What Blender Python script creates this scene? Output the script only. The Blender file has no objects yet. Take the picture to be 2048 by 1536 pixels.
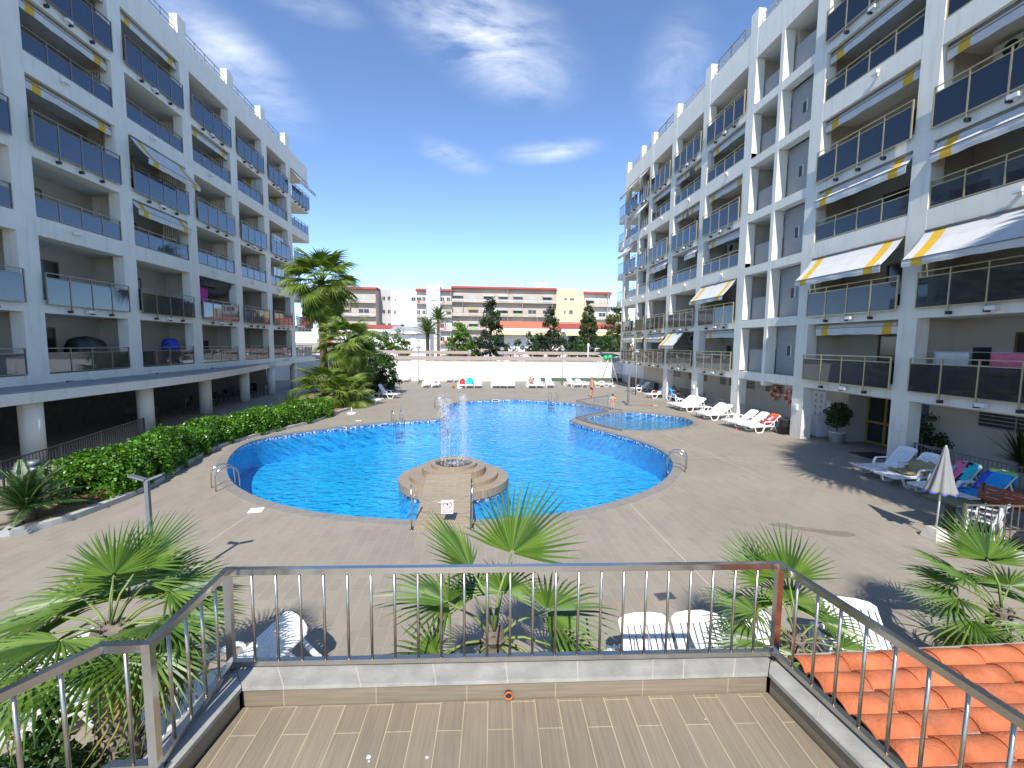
import bpy, bmesh, math, random
from mathutils import Vector, Matrix, Euler
R=math.radians; PI=math.pi
SC=bpy.context.scene
COL=SC.collection
random.seed(7)
# ------------------------------------------------------------------ helpers
class MB:
    """collects shapes, build() links them as ONE mesh object"""
    def __init__(s): s.v=[];s.f=[];s.m=[];s.s=[]
    def add(s,vs,fs,mi=0,sm=False,M=None):
        o=len(s.v)
        if M is not None: vs=[M@Vector(p) for p in vs]
        s.v.extend([tuple(p) for p in vs])
        for f in fs:
            s.f.append([i+o for i in f]);s.m.append(mi);s.s.append(sm)
    def box(s,x0,x1,y0,y1,z0,z1,mi=0,M=None):
        if x0>x1:x0,x1=x1,x0
        if y0>y1:y0,y1=y1,y0
        if z0>z1:z0,z1=z1,z0
        s.add([(x0,y0,z0),(x1,y0,z0),(x1,y1,z0),(x0,y1,z0),(x0,y0,z1),(x1,y0,z1),(x1,y1,z1),(x0,y1,z1)],
              [(0,3,2,1),(4,5,6,7),(0,1,5,4),(1,2,6,5),(2,3,7,6),(3,0,4,7)],mi,False,M)
    def bar(s,p,q,w,h,mi=0,up=(0,0,1)):
        p=Vector(p);q=Vector(q);d=(q-p);L=d.length
        if L<1e-6:return
        d/=L;u=Vector(up)
        if abs(d.dot(u))>.98:u=Vector((0,1,0))
        r=d.cross(u).normalized();u=r.cross(d)
        vs=[]
        for e in (p,q):
            for a,b in ((-1,-1),(1,-1),(1,1),(-1,1)): vs.append(e+r*(a*w/2)+u*(b*h/2))
        s.add(vs,[(0,1,2,3),(7,6,5,4),(0,4,5,1),(1,5,6,2),(2,6,7,3),(3,7,4,0)],mi)
    def tube(s,pts,r,n=8,mi=0,cap=True,sm=True):
        pts=[Vector(p) for p in pts];k=len(pts)
        rr=r if isinstance(r,(list,tuple)) else [r]*k
        vs=[];prev=None
        for i,p in enumerate(pts):
            d=(pts[min(i+1,k-1)]-pts[max(i-1,0)]).normalized()
            if prev is None:
                a=Vector((0,0,1)) if abs(d.z)<.9 else Vector((1,0,0))
                e=d.cross(a).normalized()
            else:
                e=(prev-d*prev.dot(d))
                e=e.normalized() if e.length>1e-6 else d.orthogonal().normalized()
            prev=e;g=d.cross(e)
            for j in range(n):
                t=2*PI*j/n;vs.append(p+(e*math.cos(t)+g*math.sin(t))*rr[i])
        fs=[]
        for i in range(k-1):
            for j in range(n):
                a=i*n+j;b=i*n+(j+1)%n;fs.append((a,b,b+n,a+n))
        s.add(vs,fs,mi,sm)
        if cap:
            o=len(s.v)-len(vs)
            s.f.append([o+j for j in range(n)][::-1]);s.m.append(mi);s.s.append(False)
            s.f.append([o+(k-1)*n+j for j in range(n)]);s.m.append(mi);s.s.append(False)
    def lathe(s,prof,n=16,c=(0,0,0),mi=0,sm=True):
        vs=[];fs=[];k=len(prof)
        for r,z in prof:
            for j in range(n):
                t=2*PI*j/n;vs.append((c[0]+r*math.cos(t),c[1]+r*math.sin(t),c[2]+z))
        for i in range(k-1):
            for j in range(n):
                a=i*n+j;b=i*n+(j+1)%n;fs.append((a,b,b+n,a+n))
        s.add(vs,fs,mi,sm)
        o=len(s.v)-len(vs)
        if prof[0][0]>1e-4: s.f.append([o+j for j in range(n)][::-1]);s.m.append(mi);s.s.append(False)
        if prof[-1][0]>1e-4: s.f.append([o+(k-1)*n+j for j in range(n)]);s.m.append(mi);s.s.append(False)
    def prism(s,poly,z0,z1,mi=0,M=None):
        n=len(poly)
        vs=[(x,y,z0) for x,y in poly]+[(x,y,z1) for x,y in poly]
        fs=[tuple(range(n))[::-1],tuple(range(n,2*n))]+[(i,(i+1)%n,n+(i+1)%n,n+i) for i in range(n)]
        s.add(vs,fs,mi,False,M)
    def sheet(s,grid,th,mi=0,sm=True):
        """grid of points (rows) made into a thin solid"""
        r=len(grid);c=len(grid[0])
        P=[[Vector(p) for p in row] for row in grid]
        N=[]
        for i in range(r):
            for j in range(c):
                a=P[min(i+1,r-1)][j]-P[max(i-1,0)][j];b=P[i][min(j+1,c-1)]-P[i][max(j-1,0)]
                n=a.cross(b);N.append(n.normalized() if n.length>1e-9 else Vector((0,0,1)))
        vs=[P[i][j]+N[i*c+j]*th/2 for i in range(r) for j in range(c)]+[P[i][j]-N[i*c+j]*th/2 for i in range(r) for j in range(c)]
        o=r*c;fs=[]
        mf=[]
        for i in range(r-1):
            for j in range(c-1):
                a=i*c+j;fs.append((a,a+1,a+c+1,a+c));fs.append((o+a,o+a+c,o+a+c+1,o+a+1))
        for j in range(c-1):
            fs.append((j,o+j,o+j+1,j+1));k=(r-1)*c+j;fs.append((k,k+1,o+k+1,o+k))
        for i in range(r-1):
            k=i*c;fs.append((k,k+c,o+k+c,o+k));k=i*c+c-1;fs.append((k,o+k,o+k+c,k+c))
        s.add(vs,fs,mi,sm)
    def mesh(s,name,mats):
        me=bpy.data.meshes.new(name)
        me.from_pydata(s.v,[],s.f)
        for m in (mats if isinstance(mats,(list,tuple)) else [mats]): me.materials.append(m)
        me.polygons.foreach_set('material_index',s.m)
        me.polygons.foreach_set('use_smooth',s.s)
        me.update();return me
    def build(s,name,mats,parent=None,loc=None,rz=None):
        o=bpy.data.objects.new(name,s.mesh(name,mats));COL.objects.link(o)
        if parent is not None:o.parent=parent
        if loc is not None:o.location=loc
        if rz is not None:o.rotation_euler=(0,0,rz)
        return o
def obj(name,me,parent=None,loc=None,rot=None,sc=None):
    o=bpy.data.objects.new(name,me);COL.objects.link(o)
    if parent is not None:o.parent=parent
    if loc is not None:o.location=loc
    if rot is not None:o.rotation_euler=rot
    if sc is not None:o.scale=(sc,sc,sc) if isinstance(sc,(int,float)) else sc
    return o
def tag(o,label,cat,group=None,kind=None):
    if label:o['label']=label
    if cat:o['category']=cat
    if group:o['group']=group
    if kind:o['kind']=kind
    return o
def thing(name,label,cat,loc=(0,0,0),rz=0,group=None,kind=None):
    o=bpy.data.objects.new(name,None);COL.objects.link(o);o.empty_display_size=.2
    o.location=loc;o.rotation_euler=(0,0,rz);return tag(o,label,cat,group,kind)
def struct(name,mb,mats): 
    o=mb.build(name,mats);o['kind']='structure';return o
def dup(o,loc=None,rz=None,label=None,group=None,parent=None,cat=None):
    """copy a thing with copies of its parts and sub-parts (mesh data shared)"""
    c=o.copy();COL.objects.link(c)
    if parent is not None:c.parent=parent
    if loc is not None:c.location=loc
    if rz is not None:c.rotation_euler=(0,0,rz)
    if label:c['label']=label
    if group:c['group']=group
    for ch in list(o.children):dup(ch,parent=c)
    return c
def crom(P,n=6,closed=False):
    """Catmull-Rom through 2-D points"""
    out=[];k=len(P)
    rng=range(k) if closed else range(k-1)
    for i in rng:
        if closed: p0,p1,p2,p3=P[(i-1)%k],P[i],P[(i+1)%k],P[(i+2)%k]
        else: p0,p1,p2,p3=P[max(i-1,0)],P[i],P[i+1],P[min(i+2,k-1)]
        for j in range(n):
            t=j/n;t2=t*t;t3=t2*t
            out.append(tuple(.5*(2*b+(c-a)*t+(2*a-5*b+4*c-d)*t2+(3*b-a-3*c+d)*t3) for a,b,c,d in zip(p0,p1,p2,p3)))
    if not closed:out.append(tuple(P[-1]))
    return out
# ------------------------------------------------------------------ materials
MATS={}
class NT:
    def __init__(s,m):
        s.m=m;s.t=m.node_tree;s.n=s.t.nodes;s.l=s.t.links
    def node(s,t,**k):
        n=s.n.new(t)
        for a,b in k.items():
            if a.startswith('i_'): n.inputs[a[2:].replace('_',' ')].default_value=b
            else:setattr(n,a,b)
        return n
    def link(s,a,b):s.l.new(a,b)
def base(name):
    m=bpy.data.materials.new(name);m.use_nodes=True
    return m,NT(m),m.node_tree.nodes['Principled BSDF']
def c4(c):return (c[0],c[1],c[2],1)
def scl(c,k):return tuple(min(1,max(0,x*k)) for x in c)
def pm(name,col,rough=.6,metal=0,var=.12,scale=4,bump=0,bscale=40,spec=.5,detail=5,coord='Object',col2=None,sss=0,dirt=0):
    m,t,b=base(name)
    b.inputs['Roughness'].default_value=rough;b.inputs['Metallic'].default_value=metal
    b.inputs['Specular IOR Level'].default_value=spec
    tc=t.node('ShaderNodeTexCoord')
    nz=t.node('ShaderNodeTexNoise');nz.inputs['Scale'].default_value=scale;nz.inputs['Detail'].default_value=detail
    t.link(tc.outputs[coord],nz.inputs['Vector'])
    cr=t.node('ShaderNodeValToRGB')
    cr.color_ramp.elements[0].position=.3;cr.color_ramp.elements[1].position=.7
    cr.color_ramp.elements[0].color=c4(scl(col,1-var)) if col2 is None else c4(col2)
    cr.color_ramp.elements[1].color=c4(scl(col,1+var)) if col2 is None else c4(col)
    t.link(nz.outputs['Fac'],cr.inputs['Fac'])
    out=cr.outputs['Color']
    if dirt:
        mp=t.node('ShaderNodeMapping');mp.inputs['Scale'].default_value=(3,3,.35)
        t.link(tc.outputs[coord],mp.inputs['Vector'])
        n2=t.node('ShaderNodeTexNoise');n2.inputs['Scale'].default_value=1.5;n2.inputs['Detail'].default_value=6
        t.link(mp.outputs['Vector'],n2.inputs['Vector'])
        mr=t.node('ShaderNodeMapRange');mr.inputs['From Min'].default_value=.52;mr.inputs['From Max'].default_value=.8
        mr.inputs['To Max'].default_value=dirt;t.link(n2.outputs['Fac'],mr.inputs['Value'])
        mx=t.node('ShaderNodeMix',data_type='RGBA');mx.inputs['B'].default_value=c4((.22,.2,.17))
        t.link(mr.outputs['Result'],mx.inputs['Factor']);t.link(out,mx.inputs['A']);out=mx.outputs['Result']
    t.link(out,b.inputs['Base Color'])
    if bump:
        n3=t.node('ShaderNodeTexNoise');n3.inputs['Scale'].default_value=bscale;n3.inputs['Detail'].default_value=4
        t.link(tc.outputs[coord],n3.inputs['Vector'])
        bp=t.node('ShaderNodeBump');bp.inputs['Strength'].default_value=bump;bp.inputs['Distance'].default_value=.02
        t.link(n3.outputs['Fac'],bp.inputs['Height']);t.link(bp.outputs['Normal'],b.inputs['Normal'])
    MATS[name]=m;return m
def leafmat(name,cols,rough=.45,trans=.25,spec=.4,coord_scale=.0):
    """foliage: colour differs leaf by leaf, thin leaves let some light through"""
    m,t,b=base(name)
    g=t.node('ShaderNodeNewGeometry')
    cr=t.node('ShaderNodeValToRGB');e=cr.color_ramp.elements
    e[0].position=0;e[0].color=c4(cols[0]);e[1].position=1;e[1].color=c4(cols[-1])
    for i,c in enumerate(cols[1:-1]):
        x=e.new((i+1)/(len(cols)-1));x.color=c4(c)
    t.link(g.outputs['Random Per Island'],cr.inputs['Fac'])
    out=cr.outputs['Color']
    if coord_scale:
        tc=t.node('ShaderNodeTexCoord');nz=t.node('ShaderNodeTexNoise');nz.inputs['Scale'].default_value=coord_scale
        t.link(tc.outputs['Object'],nz.inputs['Vector'])
        mr=t.node('ShaderNodeMapRange');mr.inputs['From Min'].default_value=.35;mr.inputs['From Max'].default_value=.65
        mr.inputs['To Min'].default_value=.6;mr.inputs['To Max'].default_value=1.3;t.link(nz.outputs['Fac'],mr.inputs['Value'])
        mx=t.node('ShaderNodeMix',data_type='RGBA',blend_type='MULTIPLY');mx.inputs['Factor'].default_value=1
        t.link(out,mx.inputs['A']);t.link(mr.outputs['Result'],mx.inputs['B']);out=mx.outputs['Result']
    t.link(out,b.inputs['Base Color']);b.inputs['Roughness'].default_value=rough;b.inputs['Specular IOR Level'].default_value=spec
    tr=t.node('ShaderNodeBsdfTranslucent');hs=t.node('ShaderNodeHueSaturation');hs.inputs['Saturation'].default_value=1.15;hs.inputs['Value'].default_value=1.5
    t.link(out,hs.inputs['Color']);t.link(hs.outputs['Color'],tr.inputs['Color'])
    ms=t.node('ShaderNodeMixShader');ms.inputs['Fac'].default_value=trans
    o=m.node_tree.nodes['Material Output']
    t.link(b.outputs[0],ms.inputs[1]);t.link(tr.outputs[0],ms.inputs[2]);t.link(ms.outputs[0],o.inputs['Surface'])
    MATS[name]=m;return m
def tilemat(name,c1,c2,mortar,w,h,ms=.02,off=.5,rough=.6,rot=(0,0,0),bump=.3,coord='Object',var=.5,big=.15,grain=0,loc=(0,0,0)):
    m,t,b=base(name)
    tc=t.node('ShaderNodeTexCoord');mp=t.node('ShaderNodeMapping');mp.inputs['Rotation'].default_value=rot;mp.inputs['Location'].default_value=loc
    t.link(tc.outputs[coord],mp.inputs['Vector'])
    br=t.node('ShaderNodeTexBrick');br.offset=off
    br.inputs['Color1'].default_value=c4(c1);br.inputs['Color2'].default_value=c4(c2);br.inputs['Mortar'].default_value=c4(mortar)
    br.inputs['Scale'].default_value=1;br.inputs['Mortar Size'].default_value=ms;br.inputs['Brick Width'].default_value=w;br.inputs['Row Height'].default_value=h
    br.inputs['Mortar Smooth'].default_value=.1
    t.link(mp.outputs['Vector'],br.inputs['Vector'])
    nz=t.node('ShaderNodeTexNoise');nz.inputs['Scale'].default_value=.35;nz.inputs['Detail'].default_value=8;nz.inputs['Roughness'].default_value=.65
    t.link(tc.outputs[coord],nz.inputs['Vector'])
    mr=t.node('ShaderNodeMapRange');mr.inputs['From Min'].default_value=.3;mr.inputs['From Max'].default_value=.7;mr.inputs['To Min'].default_value=1-big;mr.inputs['To Max'].default_value=1+big
    t.link(nz.outputs['Fac'],mr.inputs['Value'])
    mx=t.node('ShaderNodeMix',data_type='RGBA',blend_type='MULTIPLY');mx.inputs['Factor'].default_value=1
    t.link(br.outputs['Color'],mx.inputs['A']);t.link(mr.outputs['Result'],mx.inputs['B'])
    out=mx.outputs['Result']
    if grain:
        m2=t.node('ShaderNodeMapping');m2.inputs['Scale'].default_value=(2.5,70,70)
        t.link(mp.outputs['Vector'],m2.inputs['Vector'])
        n2=t.node('ShaderNodeTexNoise');n2.inputs['Scale'].default_value=1;n2.inputs['Detail'].default_value=5
        t.link(m2.outputs['Vector'],n2.inputs['Vector'])
        r2=t.node('ShaderNodeMapRange');r2.inputs['From Min'].default_value=.3;r2.inputs['From Max'].default_value=.7;r2.inputs['To Min'].default_value=1-grain;r2.inputs['To Max'].default_value=1+grain
        t.link(n2.outputs['Fac'],r2.inputs['Value'])
        x2=t.node('ShaderNodeMix',data_type='RGBA',blend_type='MULTIPLY');x2.inputs['Factor'].default_value=1
        t.link(out,x2.inputs['A']);t.link(r2.outputs['Result'],x2.inputs['B']);out=x2.outputs['Result']
    t.link(out,b.inputs['Base Color']);b.inputs['Roughness'].default_value=rough
    if bump:
        bp=t.node('ShaderNodeBump');bp.inputs['Strength'].default_value=bump;bp.inputs['Distance'].default_value=.004;bp.invert=True
        t.link(br.outputs['Fac'],bp.inputs['Height']);t.link(bp.outputs['Normal'],b.inputs['Normal'])
    MATS[name]=m;return m
def glassmat(name,tint,refl,see):
    """tinted balcony / window glass: partly see-through, partly mirror"""
    m,t,b=base(name);o=m.node_tree.nodes['Material Output']
    b.inputs['Base Color'].default_value=c4(tint);b.inputs['Roughness'].default_value=.35
    gl=t.node('ShaderNodeBsdfGlossy');gl.inputs['Roughness'].default_value=.015;gl.inputs['Color'].default_value=c4((.82,.9,1))
    tr=t.node('ShaderNodeBsdfTransparent');tr.inputs['Color'].default_value=c4(scl((.8,.86,.95),1))
    a=t.node('ShaderNodeMixShader');a.inputs['Fac'].default_value=see
    t.link(b.outputs[0],a.inputs[1]);t.link(tr.outputs[0],a.inputs[2])
    fr=t.node('ShaderNodeFresnel');fr.inputs['IOR'].default_value=1.5
    ad=t.node('ShaderNodeMath',operation='ADD',use_clamp=True);ad.inputs[1].default_value=refl
    t.link(fr.outputs[0],ad.inputs[0])
    z=t.node('ShaderNodeMixShader');t.link(ad.outputs[0],z.inputs['Fac']);t.link(a.outputs[0],z.inputs[1]);t.link(gl.outputs[0],z.inputs[2])
    t.link(z.outputs[0],o.inputs['Surface']);MATS[name]=m;return m
M=MATS
pm('stucco',(.80,.765,.665),.85,var=.035,scale=1.2,bump=.12,bscale=60,dirt=.24)
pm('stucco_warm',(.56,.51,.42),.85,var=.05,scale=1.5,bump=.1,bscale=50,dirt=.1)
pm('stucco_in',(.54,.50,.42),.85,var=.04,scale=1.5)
pm('canopy_top',(.36,.34,.33),.9,var=.12,scale=2,dirt=.25)
pm('white_wall',(.86,.86,.85),.8,var=.02,scale=.8,dirt=.05)
pm('green_base',(.07,.13,.085),.8,var=.15)
pm('champagne',(.50,.42,.24),.38,metal=.55,var=.06)
pm('bronze',(.24,.21,.17),.4,metal=.6,var=.06)
pm('dark_metal',(.045,.048,.05),.5,metal=.3,var=.15)
pm('grey_metal',(.22,.23,.24),.5,metal=.5,var=.12)
pm('cap_black',(.02,.022,.03),.45,var=.1)
pm('steel',(.58,.57,.55),.16,metal=1,var=.05,scale=9)
pm('bar_steel',(.46,.42,.35),.33,metal=1,var=.12,scale=9)
pm('steel_dull',(.50,.47,.42),.26,metal=1,var=.10,scale=7)
pm('brown_alu',(.16,.11,.06),.45,metal=.2,var=.1)
pm('gold_alu',(.52,.38,.10),.4,metal=.35,var=.06)
pm('shutter',(.42,.41,.38),.6,var=.05,bump=.0)
pm('awning_white',(.60,.595,.575),.9,var=.06,scale=2.5,dirt=.10)
pm('awning_yellow',(.66,.40,.03),.85,var=.05,scale=3)
pm('plastic_white',(.86,.86,.85),.35,var=.02,scale=6)
pm('white_box',(.75,.75,.74),.5,var=.03)
pm('pot',(.58,.57,.54),.8,var=.06)
pm('terracotta',(.50,.145,.060),.85,var=.28,scale=5,bump=.35,bscale=45,dirt=.30,spec=.25)
pm('mortar',(.36,.30,.25),.95,var=.2,scale=12,bump=.5,bscale=50)
pm('coping_stone',(.34,.325,.285),.65,var=.20,scale=6,bump=.15,bscale=40,dirt=.3)
pm('joint',(.50,.45,.36),.9,var=.1)
pm('concrete',(.55,.50,.43),.9,var=.12,scale=6,bump=.3)
pm('soil',(.30,.19,.10),.95,var=.3,scale=6,bump=.8,bscale=20)
pm('kerb',(.40,.40,.39),.85,var=.12,scale=4)
pm('trunk',(.155,.115,.085),.95,var=.35,scale=9,bump=.9,bscale=28)
pm('trunk_grey',(.20,.165,.13),.95,var=.3,scale=5,bump=.8,bscale=18)
pm('dead_frond',(.42,.30,.17),.9,var=.3,scale=3)
pm('petiole',(.17,.22,.06),.6,var=.25,scale=4)
pm('orange_fruit',(.62,.28,.03),.7,var=.25,scale=6)
pm('lifebuoy',(.75,.11,.035),.55,var=.06)
pm('skin',(.62,.34,.22),.5,var=.06,scale=6)
pm('skin_tan',(.52,.25,.14),.5,var=.06,scale=6)
pm('hair_brown',(.07,.04,.025),.7,var=.3,scale=30)
pm('navy',(.012,.016,.045),.8,var=.15)
pm('pink',(.75,.16,.26),.8,var=.1)
pm('red',(.60,.035,.03),.7,var=.12)
pm('teal',(.02,.48,.52),.6,var=.1)
pm('blue',(.03,.07,.50),.7,var=.12)
pm('skyblue',(.02,.36,.75),.85,var=.12,scale=6,bump=.5,bscale=60,col2=(.015,.26,.62))
pm('lime',(.30,.55,.12),.85,var=.15)
pm('khaki',(.36,.29,.13),.9,var=.15,scale=5,bump=.5)
pm('magenta',(.55,.03,.32),.8,var=.15)
pm('yellow_toy',(.72,.38,.01),.5,var=.1)
pm('umbrella',(.25,.245,.235),.9,var=.05,scale=4)
pm('table_green',(.018,.035,.028),.3,var=.1)
pm('wood_red',(.30,.085,.03),.6,var=.2)
pm('bag',(.06,.06,.07),.8,var=.2)
pm('cream_wall',(.74,.62,.34),.85,var=.03,dirt=.06)
pm('ivory_wall',(.60,.57,.52),.85,var=.03,dirt=.08)
pm('grey_wall',(.46,.44,.42),.85,var=.05,dirt=.12)
pm('beige_wall',(.46,.40,.33),.85,var=.06,dirt=.1)
pm('roof_red',(.36,.07,.045),.8,var=.12,scale=2)
pm('roof_orange',(.66,.17,.085),.8,var=.12,scale=2)
pm('roof_grey',(.34,.34,.35),.7,var=.1)
pm('canopy_brown',(.40,.31,.25),.8,var=.12,scale=1.5)
pm('car_dark',(.03,.03,.035),.3,metal=.2,var=.1)
pm('win_dark',(.035,.037,.04),.12,var=.1,spec=.6)
pm('green_ball',(.02,.50,.16),.45,var=.08)
pm('swing_pole',(.50,.40,.28),.6,var=.1)
pm('asphalt',(.11,.10,.095),.95,var=.2,scale=.3)
pm('sandy',(.36,.30,.22),.95,var=.2,scale=.05)
pm('puddle_and_streak',(.235,.20,.150),.30,var=.14,scale=9,spec=.5)
pm('dark_front',(.085,.075,.065),.8,var=.2)  # dark colour standing in for the deep shade under the left block
pm('flower_pink',(.72,.34,.30),.7,var=.15)
pm('sign_red',(.70,.02,.02),.5,var=.02)
pm('sign_dark',(.03,.03,.04),.5,var=.02)
pm('sign_blue',(.05,.13,.50),.5,var=.02)
pm('lamp_glass',(.62,.65,.66),.2,var=.05)
# fan palm leaves etc.
leafmat('fan_leaf',[(.035,.085,.013),(.07,.145,.02),(.11,.20,.028),(.17,.26,.04)],.40,.28,.5)
leafmat('fan_leaf_old',[(.10,.15,.02),(.20,.24,.03),(.30,.25,.05)],.5,.3,.35)
leafmat('washi_leaf',[(.07,.12,.018),(.14,.21,.03),(.24,.32,.05)],.5,.3,.35)
leafmat('feather_leaf',[(.05,.09,.02),(.09,.14,.03),(.13,.18,.05)],.5,.2,.3)
leafmat('cycad_leaf',[(.018,.055,.012),(.03,.085,.02),(.045,.11,.03)],.35,.12,.5)
leafmat('hedge_leaf',[(.03,.09,.008),(.06,.17,.012),(.11,.26,.02),(.20,.36,.04)],.32,.3,.5,1.3)
leafmat('bush_leaf',[(.02,.05,.012),(.035,.085,.018),(.06,.12,.025)],.45,.2,.35,1.2)
leafmat('bright_leaf',[(.06,.13,.02),(.10,.20,.025),(.17,.26,.035)],.5,.3,.3,.8)
leafmat('cedar_leaf',[(.020,.038,.018),(.035,.058,.026),(.058,.085,.035)],.6,.1,.2,.6)
leafmat('cypress_leaf',[(.028,.055,.016),(.05,.085,.022),(.085,.125,.03)],.6,.12,.2,.7)
leafmat('olive_leaf',[(.05,.07,.02),(.10,.12,.03),(.16,.16,.04)],.6,.2,.2,.6)
leafmat('lantana_leaf',[(.02,.06,.012),(.04,.10,.018),(.08,.15,.03)],.4,.25,.4)
# paving and tiles
tilemat('deck',(.302,.262,.207),(.268,.232,.184),(.325,.285,.23),.44,.22,.008,.5,.72,(0,0,R(90)),.12,big=.10)
tilemat('coping_tile',(.245,.225,.20),(.22,.20,.18),(.28,.26,.23),.30,.30,.012,0,.6,(0,0,0),.15,big=.1)
tilemat('terrace_tile',(.262,.212,.145),(.228,.184,.126),(.43,.36,.22),.62,.172,.0034,.37,.5,(0,0,R(-87.5)),.35,big=.16,grain=.14)
tilemat('terrace_wall',(.225,.182,.125),(.20,.162,.112),(.34,.27,.18),.66,3.0,.0045,.5,.5,(0,0,R(2.6)),.2,big=.1,grain=.15,loc=(0,1.5,0))
tilemat('fountain_tile',(.31,.245,.17),(.275,.215,.148),(.37,.31,.23),.45,.15,.008,.5,.55,(0,0,0),.3,big=.1,grain=.12)
tilemat('facade_panel',(.36,.36,.355),(.35,.35,.345),(.27,.27,.265),1.2,.6,.010,.5,.75,(R(90),0,R(90)),.2,big=.06)
def mosaic(name,c,sc=11.0):
    m,t,b=base(name);tc=t.node('ShaderNodeTexCoord')
    vo=t.node('ShaderNodeTexVoronoi');vo.inputs['Scale'].default_value=sc;vo.inputs['Randomness'].default_value=0
    t.link(tc.outputs['Object'],vo.inputs['Vector'])
    cr=t.node('ShaderNodeValToRGB');e=cr.color_ramp.elements
    cr.color_ramp.interpolation='CONSTANT'
    e[0].position=0;e[0].color=c4(c[0]);e[1].position=.5;e[1].color=c4(c[1])
    for i,k in enumerate(c[2:]):
        x=e.new(.5+.5*(i+1)/(len(c)-1));x.color=c4(k)
    sp=t.node('ShaderNodeSeparateColor');t.link(vo.outputs['Color'],sp.inputs[0]);t.link(sp.outputs[0],cr.inputs['Fac'])
    t.link(cr.outputs['Color'],b.inputs['Base Color']);b.inputs['Roughness'].default_value=.25
    MATS[name]=m
mosaic('pool_band',[(.03,.13,.42),(.70,.80,.86),(.05,.22,.55),(.45,.62,.80)],16)
mosaic('pool_tile',[(.016,.47,.90),(.020,.51,.92),(.014,.44,.87),(.026,.54,.93)],5)
mosaic('kid_tile',[(.12,.48,.78),(.14,.52,.80),(.11,.45,.75)],5)
def watermat(name,tint,tint2,bs=1.6,strength=.35):
    """rippled pool water: mirror by Fresnel, otherwise clear, with dapples of light painted into the tint"""
    m,t,b=base(name);o=m.node_tree.nodes['Material Output']
    tc=t.node('ShaderNodeTexCoord');mp=t.node('ShaderNodeMapping');mp.inputs['Scale'].default_value=(1.0,1.35,1);mp.inputs['Rotation'].default_value=(0,0,.3)
    t.link(tc.outputs['Object'],mp.inputs['Vector'])
    n1=t.node('ShaderNodeTexNoise');n1.inputs['Scale'].default_value=bs;n1.inputs['Detail'].default_value=4;n1.inputs['Distortion'].default_value=1.6
    n2=t.node('ShaderNodeTexVoronoi');n2.feature='SMOOTH_F1';n2.inputs['Scale'].default_value=bs*1.9
    dv=t.node('ShaderNodeVectorMath',operation='ADD');nd=t.node('ShaderNodeTexNoise');nd.inputs['Scale'].default_value=1.3
    sv=t.node('ShaderNodeVectorMath',operation='SCALE');sv.inputs['Scale'].default_value=.9
    t.link(mp.outputs['Vector'],nd.inputs['Vector']);t.link(nd.outputs['Color'],sv.inputs[0]);t.link(mp.outputs['Vector'],dv.inputs[0]);t.link(sv.outputs[0],dv.inputs[1])
    t.link(mp.outputs['Vector'],n1.inputs['Vector']);t.link(dv.outputs[0],n2.inputs['Vector'])
    ad=t.node('ShaderNodeMath',operation='MULTIPLY_ADD');ad.inputs[1].default_value=.6
    t.link(n2.outputs['Distance'],ad.inputs[0]);t.link(n1.outputs['Fac'],ad.inputs[2])
    bp=t.node('ShaderNodeBump');bp.inputs['Strength'].default_value=strength;bp.inputs['Distance'].default_value=.12
    t.link(ad.outputs[0],bp.inputs['Height'])
    cr=t.node('ShaderNodeValToRGB');cr.color_ramp.elements[0].position=.55;cr.color_ramp.elements[0].color=c4(tint2);cr.color_ramp.elements[1].position=1.0;cr.color_ramp.elements[1].color=c4(tint)  # ripple noise paints pale and dark light dapples as tint
    t.link(ad.outputs[0],cr.inputs['Fac'])
    tr=t.node('ShaderNodeBsdfTransparent');t.link(cr.outputs['Color'],tr.inputs['Color'])
    gl=t.node('ShaderNodeBsdfGlossy');gl.inputs['Roughness'].default_value=.04;t.link(bp.outputs['Normal'],gl.inputs['Normal'])
    fr=t.node('ShaderNodeFresnel');fr.inputs['IOR'].default_value=1.33;t.link(bp.outputs['Normal'],fr.inputs['Normal'])
    ms=t.node('ShaderNodeMixShader');t.link(fr.outputs[0],ms.inputs['Fac']);t.link(tr.outputs[0],ms.inputs[1]);t.link(gl.outputs[0],ms.inputs[2])
    t.link(ms.outputs[0],o.inputs['Surface']);MATS[name]=m
watermat('water',(1,1,1),(.70,.92,.98),1.5,.26)
watermat('water_kid',(.98,1,1),(.66,.82,.90),1.6,.4)
watermat('water_basin',(.8,.85,.85),(.3,.36,.38),6,.9)
glassmat('glass_left',(.008,.018,.038),.035,.38)
glassmat('glass_right',(.010,.012,.018),.0,.36)
glassmat('glass_clear',(.03,.05,.07),.10,.80)
def dropmat(name,fac):
    m,t,b=base(name);o=m.node_tree.nodes['Material Output']
    b.inputs['Base Color'].default_value=(.95,.97,1,1);b.inputs['Roughness'].default_value=.2
    tr=t.node('ShaderNodeBsdfTransparent');ms=t.node('ShaderNodeMixShader');ms.inputs['Fac'].default_value=fac
    t.link(tr.outputs[0],ms.inputs[1]);t.link(b.outputs[0],ms.inputs[2]);t.link(ms.outputs[0],o.inputs['Surface']);MATS[name]=m
dropmat('spray',.34)
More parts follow.
